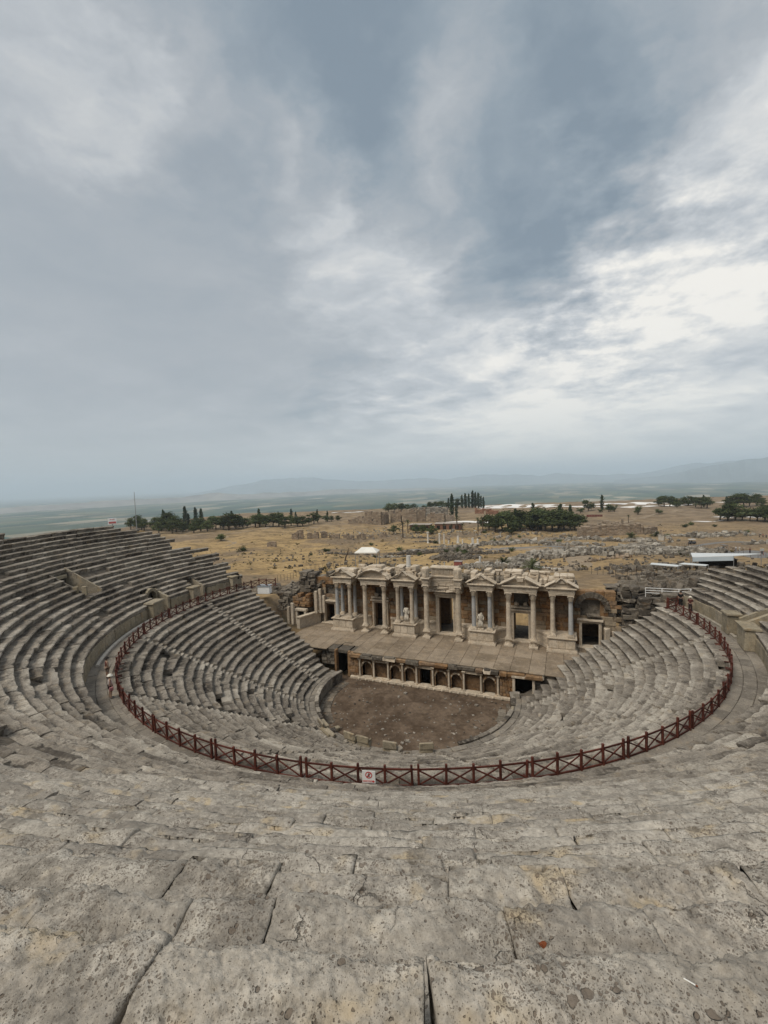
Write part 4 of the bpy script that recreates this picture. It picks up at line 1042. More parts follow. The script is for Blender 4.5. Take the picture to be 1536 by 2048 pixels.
    def attic(x0, x1, y0, y1, z0, z1, bw=.95, mat=MARBLE, ragged=.6, name='attic_block'):
        z = z0
        while z < z1-.05:
            h = min(rng.uniform(.32, .5), z1-z+.1); x = x0
            while x < x1-.1:
                w = min(rng.uniform(.6, 1.4)*bw, x1-x)
                if not (z > (z0+z1)/2 and rng.random() < ragged): m = MB(); m.box((x+w/2, (y0+y1)/2+rng.normal(0, .04), z+h/2), (w-.02, y1-y0, h-.015), .05, .04, rng.normal(0, .03), rng=rng); m.obj(name, mat, rt)
                x += w
            z += h
    def small_ped(c, z, y, w=.85, h=.5):
        m = MB(); m.prism([(c-w/2, z), (c+w/2, z), (c, z+h)], y, y+.35, tone=.55); m.obj('small_pediment', MARBLE, rt)
        raking(c-w/2-.1, z+.02, c+.03, z+h+.06, y-.12, .15, .4); raking(c-.03, z+h+.06, c+w/2+.1, z+.02, y-.12, .15, .4)
    # podium pairs: broken pediment with a small gable between its horns
    for k, (a, b) in enumerate(P):
        c = CX+(a+b)/2; zt = entab(c-1.38, c+1.38, 10.62, 9.85)
        m = MB(); m.prism([(c-1.35, zt), (c+1.35, zt), (c+.5, zt+.62), (c-.5, zt+.62)], 10.8, 11.6, tone=.5); m.obj('tympanum', MARBLE, rt)
        raking(c-1.75, zt-.04, c-.55, zt+.62, 10.45, .2, 1.1); raking(c+.55, zt+.62, c+1.75, zt-.04, 10.45, .2, 1.1)
        small_ped(c, zt+.5, 10.6)
        attic(c-1.45, c+1.45, 11.7, 13.4, zt+.02, 12.2 if k else 12.35)
    # left stage door pair: segmental pediment
    c = CX-9.4; zt = entab(c-1.85, c+1.85, 10.6, 9.85)
    n = 10; R = 2.75; zc = zt-R+1.0
    half = math.asin(2.25/R)
    poly = [(c+R*math.sin(t), zc+R*math.cos(t)) for t in np.linspace(-half, half, n+1)]
    m = MB(); m.prism([(x, z-.02) for x, z in poly][::-1], 11.0, 11.8, tone=.45); m.obj('tympanum', MARBLE, rt)
    for k in range(n):
        if k == 7: continue
        raking(poly[k][0]-.02, poly[k][1], poly[k+1][0]+.02, poly[k+1][1], 10.42, .24, 1.3, 'curved_cornice')
    attic(c-2.1, c+2.1, 11.85, 13.4, zt+.1, 12.1)
    # right stage door pair: wide triangular pediment with a broken centre
    c = CX+9.65; zt = entab(c-1.85, c+1.85, 10.6, 9.85)
    m = MB(); m.prism([(c-1.85, zt), (c+1.85, zt), (c+.45, zt+.78), (c-.45, zt+.78)], 11.0, 11.8, tone=.35); m.obj('tympanum', MARBLE, rt)
    raking(c-2.25, zt-.04, c-.5, zt+.82, 10.42, .24, 1.3); raking(c+.5, zt+.82, c+2.25, zt-.04, 10.42, .24, 1.3)
    m = MB(); m.box((c, 10.95, zt+.72), (.8, .7, .5), .04, .03); m.obj('carved_block', MARBLE, rt)
    attic(c-2.0, c+2.0, 11.85, 13.4, zt+.1, 12.15)
    # centre: entablature set back, tall blocks over the two big columns
    e = moulded(rt, 'architrave', CX-2.5, CX+2.5, 12.2, YW+.3, ((10.2, 10.4, 0), (10.4, 10.62, .04), (10.62, 10.72, .1)), MARBLE)
    attic(CX-2.4, CX+2.4, 12.2, 13.4, 8.95, 10.18, 1.2, MARBLE, 0, 'frieze_block')
    for s in (-1, 1):
        x = CX+s*2.1
        m = MB()
        for a, b, w in ((10.2, 10.36, .74), (10.36, 10.52, .8), (10.52, 10.62, .9), (10.62, 10.9, .78), (10.9, 11.0, .98), (11.0, 11.16, 1.22)): m.span((x-w/2, YC-w/2, a), (x+w/2, 12.3, b), .03, tone=rng.random(), jit=.01)
        pc = m.obj('projecting_entablature', MARBLE, rt)
        m = MB(); m.lathe([(.42, 0), (.46, .15), (.44, .6), (.5, .95), (.52, 1.15), (.42, 1.3)], 10, (x, YC, 11.16)); 
        for t in range(5): m.box((x+.42*math.cos(t*1.26), YC+.42*math.sin(t*1.26), 11.7), (.2, .2, 1.0), .05, .04, t)
        m.obj('carved_pier', MARBLE, pc)
    m = MB(); m.span((CX-1.75, 12.15, 10.75), (CX+1.75, YW+.2, 11.0), .03); m.span((CX-1.85, 12.0, 11.0), (CX+1.85, YW+.2, 11.2), .03); m.obj('cornice', MARBLE, rt)
    for k in range(4):
        m = MB(); m.span((CX-1.7+.85*k, 12.25, 11.2), (CX-1.7+.85*k+.83, YW+.2, 12.1), .03, tone=rng.random(), jit=.01)
        for j in range(5):
            x = CX-1.6+.85*k+.16*j; m.box((x, 12.2, 11.65+.06*math.sin(j*2)), (.1, .12, .6), .04, .015, rng.normal(0, .3))
            m.box((x, 12.18, 12.0), (.12, .12, .13), .04, .01)
        m.obj('relief_slab', MARBLE, rt)
    m = MB(); m.span((CX-1.85, 12.05, 12.1), (CX+1.85, YW+.2, 12.32), .04, jit=.015); m.obj('cornice', MARBLE, rt)
    # returns of the entablature along the wall between the pairs
    for a, b in ((-12.4, -11.3), (-7.5, -6.5), (-3.55, -2.6), (2.6, 3.5), (6.6, 7.7), (11.6, 12.7)):
        moulded(rt, 'architrave', CX+a, CX+b, 12.3, YW+.3, ((9.85, 10.02, 0), (10.02, 10.2, .04), (10.2, 10.4, .12), (10.4, 10.6, .26)), MARBLE)
        for q in range(2):
            w = (b-a)/2; m = MB(); m.box((CX+a+w*(q+.5), 12.6, 11.05), (w-.04, 1.2, .75), .12, .05); m.obj('attic_block', RUBST if rng.random() < .6 else MARBLE, rt)
        attic(CX+a-.2, CX+b+.2, 12.9, 13.5, 11.35, 12.0, .8)
    # uneven coping behind
    attic(XL+4, XR-4, 13.3, 14.4, 10.15, 10.9, 1.3, RUBST, .2, 'coping_block')
    # standing slabs and piers on the left flank
    for x, y, h, w, rz in ((-18.75, 12.0, 3.3, .42, .1), (-18.3, 12.45, 3.6, .4, .1), (-17.9, 12.7, 2.6, .5, 0)):
        m = MB(); m.box((x, y, ZS+1.55+h/2), (w, .4, h), .05, .03, rz); m.obj('broken_pilaster', MARBLE, rt)
    # the slanting dado left of the side door
    m = MB(); V = []
    for x, y in ((-20.0, 9.4), (-18.6, 12.95)):
        for dx in (0, -.5):
            for z in (ZS, ZS+1.55): V.append((x+dx, y, z))
    m.add(V, [(0, 1, 5, 4), (2, 6, 7, 3), (0, 2, 3, 1), (4, 5, 7, 6), (1, 3, 7, 5), (0, 4, 6, 2)], tone=.8); m.obj('dado', MARBLE, rt)
    m = MB()
    V = []
    for x, y in ((-19.9, 9.3), (-18.5, 12.9)):
        for dx in (.12, -.6):
            for z in (ZS+1.553, ZS+1.75): V.append((x+dx, y, z))
    m.add(V, [(0, 1, 5, 4), (2, 6, 7, 3), (0, 2, 3, 1), (4, 5, 7, 6), (1, 3, 7, 5), (0, 4, 6, 2)], tone=.7); m.obj('dado_cornice', MARBLE, rt)
    # arch over the right end door
    c = CX+17.5; n = 11
    for k in range(n):
        t0, t1 = math.pi*k/n+.015, math.pi*(k+1)/n-.015; V = []
        for y in (YW-.32, YW+.1):
            for tt, rr in ((t0, 1.35), (t1, 1.35), (t1, 1.95), (t0, 1.95)): V.append((c-math.cos(tt)*rr, y, 7.9+math.sin(tt)*rr))
        m = MB(); m.add(V, [(0, 1, 2, 3), (4, 7, 6, 5), (0, 4, 5, 1), (1, 5, 6, 2), (2, 6, 7, 3), (3, 7, 4, 0)], tone=rng.random()); m.obj('voussoir', RUBST, rt)
    for s, w in ((.4, .9), (-.3, .6)): m = MB(); m.box((c+s, YW-.1, 7.05), (w, .9, .35), .1, .06, .2, tone=.8); m.obj('fallen_slab', RUBST, rt)
    for x, h in ((c+1.55, 2.7), (c+2.35, 2.3), (c+3.1, 1.6)): m = MB(); m.box((x, YW-.7, ZS+h/2), (.55, .5, h), .06, .04, .1, tone=.6); m.obj('standing_slab', MARBLE, rt)
    return rt
make_stage_building()

def make_side_ruins():
    rng = np.random.default_rng(99)
    rt = root('ruined_side_wall', 'tall dark ruined wall stub of rough courses left of the stage columns', 'ruin')
    rough_stack(rt, -21.6, -19.4, 13.0, 14.6, 2.0, 7.6, .55, 1.1, rng, BEIGE, jit=.03, ragged=.1)
    rough_stack(rt, -21.9, -19.2, 12.6, 14.8, 7.6, 10.4, .58, 1.3, rng, RUBST, jit=.09, ragged=.4)
    rough_stack(rt, -19.4, -16.6, 13.3, 14.9, 8.4, 10.2, .5, .9, rng, RUBST, jit=.1, ragged=.5)
    rough_stack(rt, -19.5, -18.4, 12.9, 14.2, 6.3, 8.6, .5, .7, rng, RUBST, jit=.08, ragged=0)
    rough_stack(rt, -26.2, -21.8, 13.2, 14.3, 4.4, 7.4, .5, .9, rng, RUBST, jit=.06, ragged=.3)
    # small doorway of the left wing
    for x in (-21.6, -20.15): m = MB(); m.box((x, 11.3, ZS+1.0), (.34, .5, 2.0), .03, .015); m.obj('door_jamb', MARBLE, rt)
    m = MB(); m.box((-20.9, 11.3, ZS+2.18), (2.0, .6, .34), .04, .02); m.obj('lintel', MARBLE, rt)
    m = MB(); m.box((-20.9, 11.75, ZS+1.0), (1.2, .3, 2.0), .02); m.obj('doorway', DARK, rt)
    rough_stack(rt, -22.6, -19.7, 11.7, 12.9, ZS+2.4, ZS+4.0, .5, .8, rng, WALLST, jit=.03, ragged=.5)
    for x, h in ((-22.1, 3.2), (-22.75, 2.6)): m = MB(); m.box((x, 10.9, ZS+h/2), (.45, .45, h), .05, .03); m.obj('broken_pilaster', MARBLE, rt)
    r2 = root('layered_ruin', 'weathered layered stone courses between the stage and the right seating', 'ruin')
    rough_stack(r2, 21.0, 23.0, 12.6, 14.2, 2.5, 10.6, .62, 1.0, rng, RUBST, jit=.08, ragged=.5)
    rough_stack(r2, 22.6, 25.8, 11.6, 13.4, 5.0, 9.6, .6, 1.7, rng, RUBST, jit=.1, ragged=.4)
    rough_stack(r2, 20.8, 24.4, 11.0, 12.0, 2.6, 5.0, .45, 1.0, rng, RUBST, jit=.06, ragged=.2)
    rough_stack(r2, 24.8, 28.6, 11.8, 13.2, 7.0, 10.4, .62, 1.6, rng, RUBST, jit=.08, ragged=.35)
    rough_stack(r2, 19.6, 25.5, 15.0, 17.5, 6.5, 10.0, .45, 1.2, rng, RUBST, jit=.1, ragged=.7)
make_side_ruins()

def make_stage_front():
    rng = np.random.default_rng(55)
    YP = 3.6
    # stage floor of big slabs
    fl = MB(); fl.span((-19.6, YP+.5, ZS-.5), (19.5, 13.1, ZS-.1), .02); sf = fl.obj('stage_floor', CORE); tag(sf, kind='structure')
    floor_m = stone('stage_floor_slab', [(.20, .156, .11), (.25, .198, .143), (.285, .23, .17)], (.33, .268, .20), (.27, .20, .125), (.12, .095, .07), .4, 0, .8)
    ys = [YP+.05, 5.6, 7.7, 9.6, 11.2, 13.05]
    x = -19.5; k = 0
    while x < 19.4:
        w = rng.uniform(1.3, 2.3); e = min(19.45, x+w)
        for j in range(5):
            if j == 0 and (x < -9.2 and e > -11.4): continue
            m = MB(); m.span((x+.012, ys[j]+.012+rng.normal(0, .02), ZS-.11), (e-.012, ys[j+1]-.012, ZS-.004+rng.normal(0, .006)), .02, tone=rng.random()); m.obj('floor_slab', floor_m, sf)
        x = e
    rt = root('stage_front_wall', 'low brown front wall of the stage with arched niches, small columns and dark doors', 'wall')
    cols = [-7.99, -6.16, -4.33, -2.54, -.83, 1.1, 2.95, 4.63, 6.51, 8.31]
    kinds = ['arch', 'rect', 'arch', 'arch', 'door', 'arch', 'arch', 'rect', 'arch']
    ZT = 2.62
    NICHE = stone('niche_stone', [(.10, .06, .033), (.15, .092, .05), (.19, .125, .075)], (.24, .165, .10), (.20, .10, .04), (.04, .03, .022), .7, 0, 1.5, 26, .47, .6)
    for k, kd in enumerate(kinds):
        x0, x1 = cols[k]+.1, cols[k+1]-.1; c = (x0+x1)/2; hw = (x1-x0)/2-.22
        m = MB()
        yb = YP+.7
        if kd == 'arch':
            zs = 1.55; n = 10; A = [(c-math.cos(math.pi*i/n)*hw, zs+math.sin(math.pi*i/n)*hw) for i in range(n+1)]
            V = []; Q = []
            path = [(c-hw, .35)]+A+[(c+hw, .35)]
            for x, z in path: V += [(x, YP+.12, z), (x, YP+.12, ZT), (x, yb, z)]
            for i in range(1, len(path)-2): a = 3*i; b = a+3; Q += [(a, b, b+1, a+1)]
            for i in range(len(path)-1): a = 3*i; b = a+3; Q += [(a, a+2, b+2, b)]
            m.add(V, Q)
            for (a, b) in ((x0-.1, c-hw), (c+hw, x1+.1)): m.span((a, YP+.12, .3), (b, yb, ZT), .005, tone=.4)
            m.span((c-hw-.1, yb, .3), (c+hw+.1, yb+.1, ZT), .005, tone=.6); m.obj('niche', NICHE, rt)
            for i in range(n):
                (xa, za), (xb, zb) = A[i], A[i+1]; q = MB(); d = .16
                def outp(x, z, s): return (c+(x-c)*(1+s/hw), zs+(z-zs)*(1+s/hw))
                (xc_, zc_), (xd_, zd_) = outp(xb, zb, d), outp(xa, za, d)
                V = [(px, y, pz) for y in (YP+.02, YP+.14) for px, pz in ((xa, za), (xb, zb), (xc_, zc_), (xd_, zd_))]
                q.add(V, [(0, 1, 2, 3), (4, 7, 6, 5), (0, 4, 5, 1), (1, 5, 6, 2), (2, 6, 7, 3), (3, 7, 4, 0)], tone=rng.random()); q.obj('voussoir', (BEIGE, WALLST, BEIGE, MARBLE)[int(rng.integers(4))], rt)
        elif kd == 'rect':
            m.span((x0-.1, YP+.5, .3), (x1+.1, yb+.1, 2.0), .01, tone=.5); m.obj('niche', NICHE, rt)
            q = MB(); q.span((x0-.1, yb+.3, 1.9), (x1+.1, yb+.4, ZT), .01); q.obj('recess_back', DARK, rt)
            q = MB(); q.span((x0-.05, YP+.05, 2.25), (x1+.05, YP+.5, ZT-.02), .03, jit=.02); q.obj('lintel', MARBLE, rt)
        else:
            for (a, b) in ((x0-.1, c-.62), (c+.66, x1+.1)): m.span((a, YP+.12, .3), (b, yb, ZT), .01)
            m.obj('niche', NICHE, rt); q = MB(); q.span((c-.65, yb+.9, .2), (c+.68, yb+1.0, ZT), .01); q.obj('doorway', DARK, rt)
            q = MB(); q.span((x0-.1, YP+.02, 2.2), (x1+.1, YP+.55, ZT-.02), .03, jit=.02); q.obj('lintel', MARBLE, rt)
    for k, x in enumerate(cols):
        m = MB(); m.box((x, YP+.02, .42), (.3, .3, .14), .02); m.lathe([(.13, .48), (.12, 1.2), (.11, 2.2)], 8, (x, YP+.02, 0), tone=rng.random()); sh = m.obj('small_column', MARBLE, rt)
        m = MB(); m.lathe([(.11, 0), (.14, .1), (.19, .24)], 8, (x, YP+.02, 2.2)); m.box((x, YP+.02, 2.5), (.42, .42, .12), .02, .01); m.obj('capital', MARBLE, sh)
    # stepped plinth with round studs
    m = MB(); m.span((-9.2, YP-.28, .0), (10.0, YP+.6, .3), .03, jit=.01); m.span((-8.4, YP-.1, .3), (8.6, YP+.3, .36), .01); m.obj('plinth', MARBLE, rt)
    for k in range(19):
        x = -8.0+.93*k; m = MB(); m.lathe([(.02, 0), (.11, .03), (.13, .12), (.1, .2), (.02, .23)], 8, (x, YP-.36, .05), tone=rng.random()); m.obj('stud', MARBLE, rt)
    # brown end walls of coursed blocks
    def coursed(x0, x1, z0, z1, y, mat, bw, name='wall_block'):
        z = z0
        while z < z1-.05:
            h = min(rng.uniform(.3, .45), z1-z); x = x0
            while x < x1-.05:
                w = min(rng.uniform(.6, 1.3)*bw, x1-x); q = MB(); q.box((x+w/2, y+.2+rng.normal(0, .02), z+h/2), (w-.02, .5, h-.02), .03, .012, rng=rng); q.obj(name, mat, rt); x += w
            z += h
    coursed(-9.35, -8.15, .3, 3.05, YP+.05, WALLST, .55); coursed(8.48, 9.85, .3, 2.6, YP+.05, WALLST, .45); coursed(11.9, 14.6, .8, 3.05, YP+.4, RUBST, .6)
    coursed(-13.6, -11.35, 1.0, 3.1, YP+.7, RUBST, .6)
    # cornice: broken slabs along the stage edge
    x = -9.3
    while x < 13.:
        w = rng.uniform(.7, 1.9); e = min(13., x+w); r = rng.random()
        q = MB(); o = .28*rng.random(); q.box(((x+e)/2, YP+.22-o/2, 2.86), (e-x-.02, .75+o, .4), .05, .03, rng.normal(0, .02), rng=rng); q.obj('cornice_slab', MARBLE if r < .35 else RUBST if r < .75 else WALLST, rt)
        if r < .4: q = MB(); q.box(((x+e)/2, YP+.1-o, 3.12), ((e-x)*.8, .5, .16), .05, .03); q.obj('cornice_slab', RUBST, rt)
        x = e
    m = MB(); m.span((-9.4, YP+.55, ZS-.6), (13, YP+.75, ZS-.12), .02); m.obj('wall_core', RUBST, rt)
    # side entrances: a tall one on the left, a framed one on the right
    for x0, x1, zt, zb in ((-11.2, -9.6, 3.2, .0), (10.05, 11.85, 2.55, .4)):
        q = MB(); q.span((x0-.1, YP+2.6, zb-.4), (x1+.1, YP+2.75, zt+.0), .01); 
        q.span((x0-.12, YP+.5, zb-.4), (x0-.02, YP+2.6, zt), .01); q.span((x1+.02, YP+.5, zb-.4), (x1+.12, YP+2.6, zt), .01); q.obj('passage', DARK, rt)
    for x in (9.95, 11.95): q = MB(); q.box((x, YP+.1, 1.35), (.26, .5, 2.5), .03, .01); q.obj('door_jamb', MARBLE, rt)
    q = MB(); q.box((11, YP+.05, 2.72), (2.5, .6, .28), .04, .015); q.obj('lintel', MARBLE, rt)
    for x in (-11.3, -9.5): q = MB(); q.box((x, YP+.35, 1.6), (.3, .6, 3.1), .04, .02); q.obj('door_jamb', WALLST, rt)
    q = MB(); q.box((11.0, 2.4, .55), (1.9, 1.3, .5), .04, .03); q.obj('step', TRAV, rt); q = MB(); q.box((10.35, 2.2, 1.2), (.7, .4, .9), .06, .03); q.obj('broken_slab', TRAV, rt)
make_stage_front()

# ------------------------------------------------------------------ figures
SKIN = simple('skin', (.42, .27, .19), .1, 8, .6, .3)
def skin_mesh(name, verts, edges, radii, sub=1):
    """continuous body surface grown round a skeleton"""
    me = bpy.data.meshes.new(name); me.from_pydata(verts, edges, []); me.update()
    o = bpy.data.objects.new(name, me); COL.objects.link(o)
    sk = o.modifiers.new('skin', 'SKIN'); sk.use_smooth_shade = True
    for v, r in zip(me.skin_vertices[0].data, radii): v.radius = r if isinstance(r, tuple) else (r, r)
    me.skin_vertices[0].data[0].use_root = True
    sb = o.modifiers.new('sub', 'SUBSURF'); sb.levels = sub; sb.render_levels = sub
    dg = bpy.context.evaluated_depsgraph_get(); res = bpy.data.meshes.new_from_object(o.evaluated_get(dg)); res.name = name
    bpy.data.objects.remove(o); return res
STATUE_M = stone('statue_marble', [(.50, .45, .37), (.56, .50, .42)], (.62, .57, .49), (.40, .31, .21), (.2, .16, .12), .4, 0, 2.5)
def statue(x, y, z, h, label, lean, headless):
    rt = root('statue', label, 'statue', (x, y, z), 0)
    V = [(0, 0, .95), (0, 0, 1.2), (0, .0, 1.45), (lean*.08, 0, 1.6), (lean*.1, -.03, 1.75), (-.2, 0, 1.5), (-.3, -.05, 1.22), (-.2, -.22, 1.1), (.2, 0, 1.5), (.32, 0, 1.2), (.3, -.12, .95), (-.1, 0, .8), (-.13, -.03, .45), (-.12, 0, .06), (.11, 0, .8), (.16, -.1, .45), (.13, -.02, .06), (-.12, -.14, .04), (.13, -.16, .04)]
    E = [(0, 1), (1, 2), (2, 3), (3, 4), (2, 5), (5, 6), (6, 7), (2, 8), (8, 9), (9, 10), (0, 11), (11, 12), (12, 13), (0, 14), (14, 15), (15, 16), (13, 17), (16, 18)]
    R = [.2, .18, .19, .09, .13, .1, .075, .06, .1, .075, .06, .17, .15, .13, .17, .15, .12, .06, .06]
    if headless: V = V[:3]+[(lean*.05, 0, 1.56)]+[(lean*.05, 0, 1.6)]+V[5:]; R[4] = .06
    me = skin_mesh('body', [tuple(c*h/1.8 for c in v) for v in V], E, [r*h/1.8 for r in R], 2); me.materials.append(STATUE_M); link('body', me, rt)
    m = MB(); rng = np.random.default_rng(int(h*100))
    for k in range(11):
        t = k/11*2*math.pi; m.tube([(.17*math.cos(t), .13*math.sin(t), 1.02*h/1.8), (.24*math.cos(t), .19*math.sin(t)-.02, .6*h/1.8), (.27*math.cos(t+.1), .22*math.sin(t+.1), .06)], [.05, .075, .085], 6, rng.random())
    m.tube([(-.22, -.1, 1.5*h/1.8), (0, -.2, 1.25*h/1.8), (.22, -.2, .9*h/1.8)], [.05, .07, .06], 6); m.obj('robe', STATUE_M, rt, smooth=True)
    m = MB(); m.box((0, 0, .0), (.75, .6, .2), .03, .02); m.obj('plinth', MARBLE, rt); return rt
statue(CX-4.85, 10.95, 5.05, 2.15, 'pale marble draped statue missing its head between left paired columns', .3, True)
statue(CX+4.85, 10.95, 5.05, 2.05, 'leaning pale marble draped statue between bluish paired columns right of centre', 1., False)

def person(label, loc, rz, h, top, bottom, hat=None, hair=(.03, .02, .015), skirt=False, bag=None, pose=0., group=None, short=True):
    rt = root('person', label, 'person', loc, rz, group); k = h/1.72
    V = [(0, 0, .93), (0, 0, 1.12), (0, .01, 1.33), (0, 0, 1.47), (0, -.02, 1.54), (0, -.03, 1.63), (-.17, 0, 1.37), (-.22, .02, 1.12), (-.2, -.1*pose-.03, .88), (.17, 0, 1.37), (.22, .02, 1.12), (.2, -.1*pose-.03, .88), (-.09, 0, .86), (-.1, -.05*pose, .48), (-.1, .03*pose, .08), (.09, 0, .86), (.1, .04*pose, .48), (.1, .1*pose, .08), (-.1, -.13, .04), (.1, -.1, .04), (-.2, -.12*pose-.05, .8), (.2, -.12*pose-.05, .8)]
    E = [(0, 1), (1, 2), (2, 3), (3, 4), (4, 5), (2, 6), (6, 7), (7, 8), (2, 9), (9, 10), (10, 11), (0, 12), (12, 13), (13, 14), (0, 15), (15, 16), (16, 17), (14, 18), (17, 19), (8, 20), (11, 21)]
    R = [.13, .115, .13, .055, .085, .085, .06, .045, .035, .06, .045, .035, .085, .062, .042, .085, .062, .042, .035, .035, .03, .03]
    me = skin_mesh('body', [tuple(c*k for c in v) for v in V], E, [r*k for r in R], 1); me.materials.append(SKIN); link('body', me, rt)
    tm = simple('shirt_cloth', top, .1, 9, .9); bm = simple('lower_cloth', bottom, .1, 9, .9)
    ids = [0, 1, 2, 6, 9] + ([7, 10] if not short else []); mp = {a: i for i, a in enumerate(ids)}
    ee = [(0, 1), (1, 2), (2, 6), (2, 9)]+([(6, 7), (9, 10)] if not short else [])
    me = skin_mesh('shirt', [tuple(c*k for c in V[i]) for i in ids], [(mp[a], mp[b]) for a, b in ee], [(R[i]+.022)*k for i in ids], 1); me.materials.append(tm); link('shirt', me, rt)
    if skirt:
        m = MB(); m.lathe([(.15*k, .98*k), (.19*k, .85*k), (.23*k, .6*k)], 12); m.obj('skirt', bm, rt, smooth=True)
    else:
        kz = .5 if short else .1
        vs = [V[0], V[12], (V[13][0], V[13][1], kz), V[15], (V[16][0], V[16][1], kz)]
        me = skin_mesh('trousers', [tuple(c*k for c in v) for v in vs], [(0, 1), (1, 2), (0, 3), (3, 4)], [.15*k, .105*k, .085*k, .105*k, .085*k], 1); me.materials.append(bm); link('trousers', me, rt)
    m = MB(); hm = simple('hair', hair, .2, 20, .7)
    m.lathe([(.098*k, 0), (.108*k, .06*k), (.085*k, .12*k), (.02*k, .145*k)], 10, (0, -.005*k, 1.57*k)); hr = m.obj('hair', hm, rt, smooth=True)
    if hat:
        hm2 = simple('hat_cloth', hat, .08, 9, .9); m = MB(); m.lathe([(.19*k, 0), (.2*k, .015*k), (.12*k, .03*k), (.115*k, .1*k), (.05*k, .135*k), (.01*k, .14*k)], 12, (0, -.02*k, 1.62*k)); m.obj('hat', hm2, rt, smooth=True)
    for s in (-1, 1): m = MB(); m.box((s*.1*k, -.07*k, .04*k), (.085*k, .25*k, .08*k), .02); m.obj('shoe', simple('shoe', (.1, .1, .1), .1, 5), rt)
    if bag:
        b = root('shoulder_bag', bag, 'bag', loc, rz); m = MB(); m.box((-.33*k, -.02, .78*k), (.12, .26, .28), .05, .01); m.obj('pouch', simple('bag_cloth', (.30, .13, .13), .1, 6, .8), b)
        m = MB(); m.tube([(-.33*k, .1, .95*k), (-.26*k, .03, 1.2*k), (-.2*k, 0, 1.42*k), (-.3*k, -.1, 1.1*k), (-.33*k, -.14, .95*k)], .012, 5); m.obj('strap', simple('strap', (.25, .1, .1), .1, 5), b)
    return rt

# ------------------------------------------------------------------ red timber fence along the walkway
REDWOOD = simple('red_stained_timber', (.078, .022, .014), .45, 5, .7, .25, .15, objvar=.35)
def make_fence():
    rt = root('timber_fence', 'dark red timber fence with crossed braces curving along the walkway', 'fence')
    rng = np.random.default_rng(3)
    RF, H = 26.72, .98
    pm = MB(); pm.box((0, 0, H/2+.03), (.11, .11, H+.06), .012, tone=.6); post_me = pm.mesh('post'); post_me.materials.append(REDWOOD)
    fm = MB(); fm.box((0, -.14, .03), (.10, .42, .06), .01, tone=.35); foot_me = fm.mesh('foot'); foot_me.materials.append(REDWOOD)
    bm_ = MB(); bm_.box((.5, 0, 0), (1, .05, .09), .008, tone=.5); bar_me = bm_.mesh('rail'); bar_me.materials.append(REDWOOD)
    br_ = MB(); br_.box((.5, 0, 0), (1, .045, .07), .008, tone=.4); brace_me = br_.mesh('brace'); brace_me.materials.append(REDWOOD)
    def bar(name, me, p, q):
        p, q = Vector(p), Vector(q); d = q-p; o = link(name, me, rt); o.matrix_local = Matrix.Translation(p) @ d.to_track_quat('X', 'Z').to_matrix().to_4x4() @ Matrix.Diagonal((d.length, 1, 1, 1)); return o
    pts = []
    a = -107.2; k = 0
    P0 = [(-24.6, 7.9), (-25.9, 8.2)]
    angs = []
    while a < 111.5:
        angs.append((a, k % 5 == 4)); a += 2.72 if k % 5 != 4 else .62; k += 1
    for a, dbl in angs: p = pol(np.array([RF]), np.array([a]), 0.)[0]; pts.append((p[0], p[1], a))
    R_end = [(26.1, 10.9), (27.4, 11.6), (28.6, 12.1)]
    pts = [(-23.2, 8.6, -100), (-24.5, 8.2, -102)]+pts+[(x, y, 112) for x, y in R_end]
    for i, (x, y, a) in enumerate(pts):
        lean = rng.normal(0, .02); o = link('post', post_me, rt); o.location = (x, y, WALK_Z); o.rotation_euler = (lean, rng.normal(0, .012), rad(a)); o.scale = (1, 1, rng.uniform(.93, 1.08))
        f = link('foot', foot_me, rt); f.location = (x, y, WALK_Z); f.rotation_euler = (0, 0, rad(a)+math.pi)
        if i:
            q = pts[i-1]; p3 = (q[0], q[1]); 
            bar('rail', bar_me, (p3[0], p3[1], WALK_Z+.84), (x, y, WALK_Z+.84))
            L = math.hypot(x-p3[0], y-p3[1])
            if L > .5:
                bar('brace', brace_me, (p3[0], p3[1], WALK_Z+.80), (x, y, WALK_Z+.10)); bar('brace', brace_me, (p3[0], p3[1], WALK_Z+.10), (x, y, WALK_Z+.80))
                bar('lower_rail', bar_me, (p3[0], p3[1], WALK_Z+.06), (x, y, WALK_Z+.06))
make_fence()

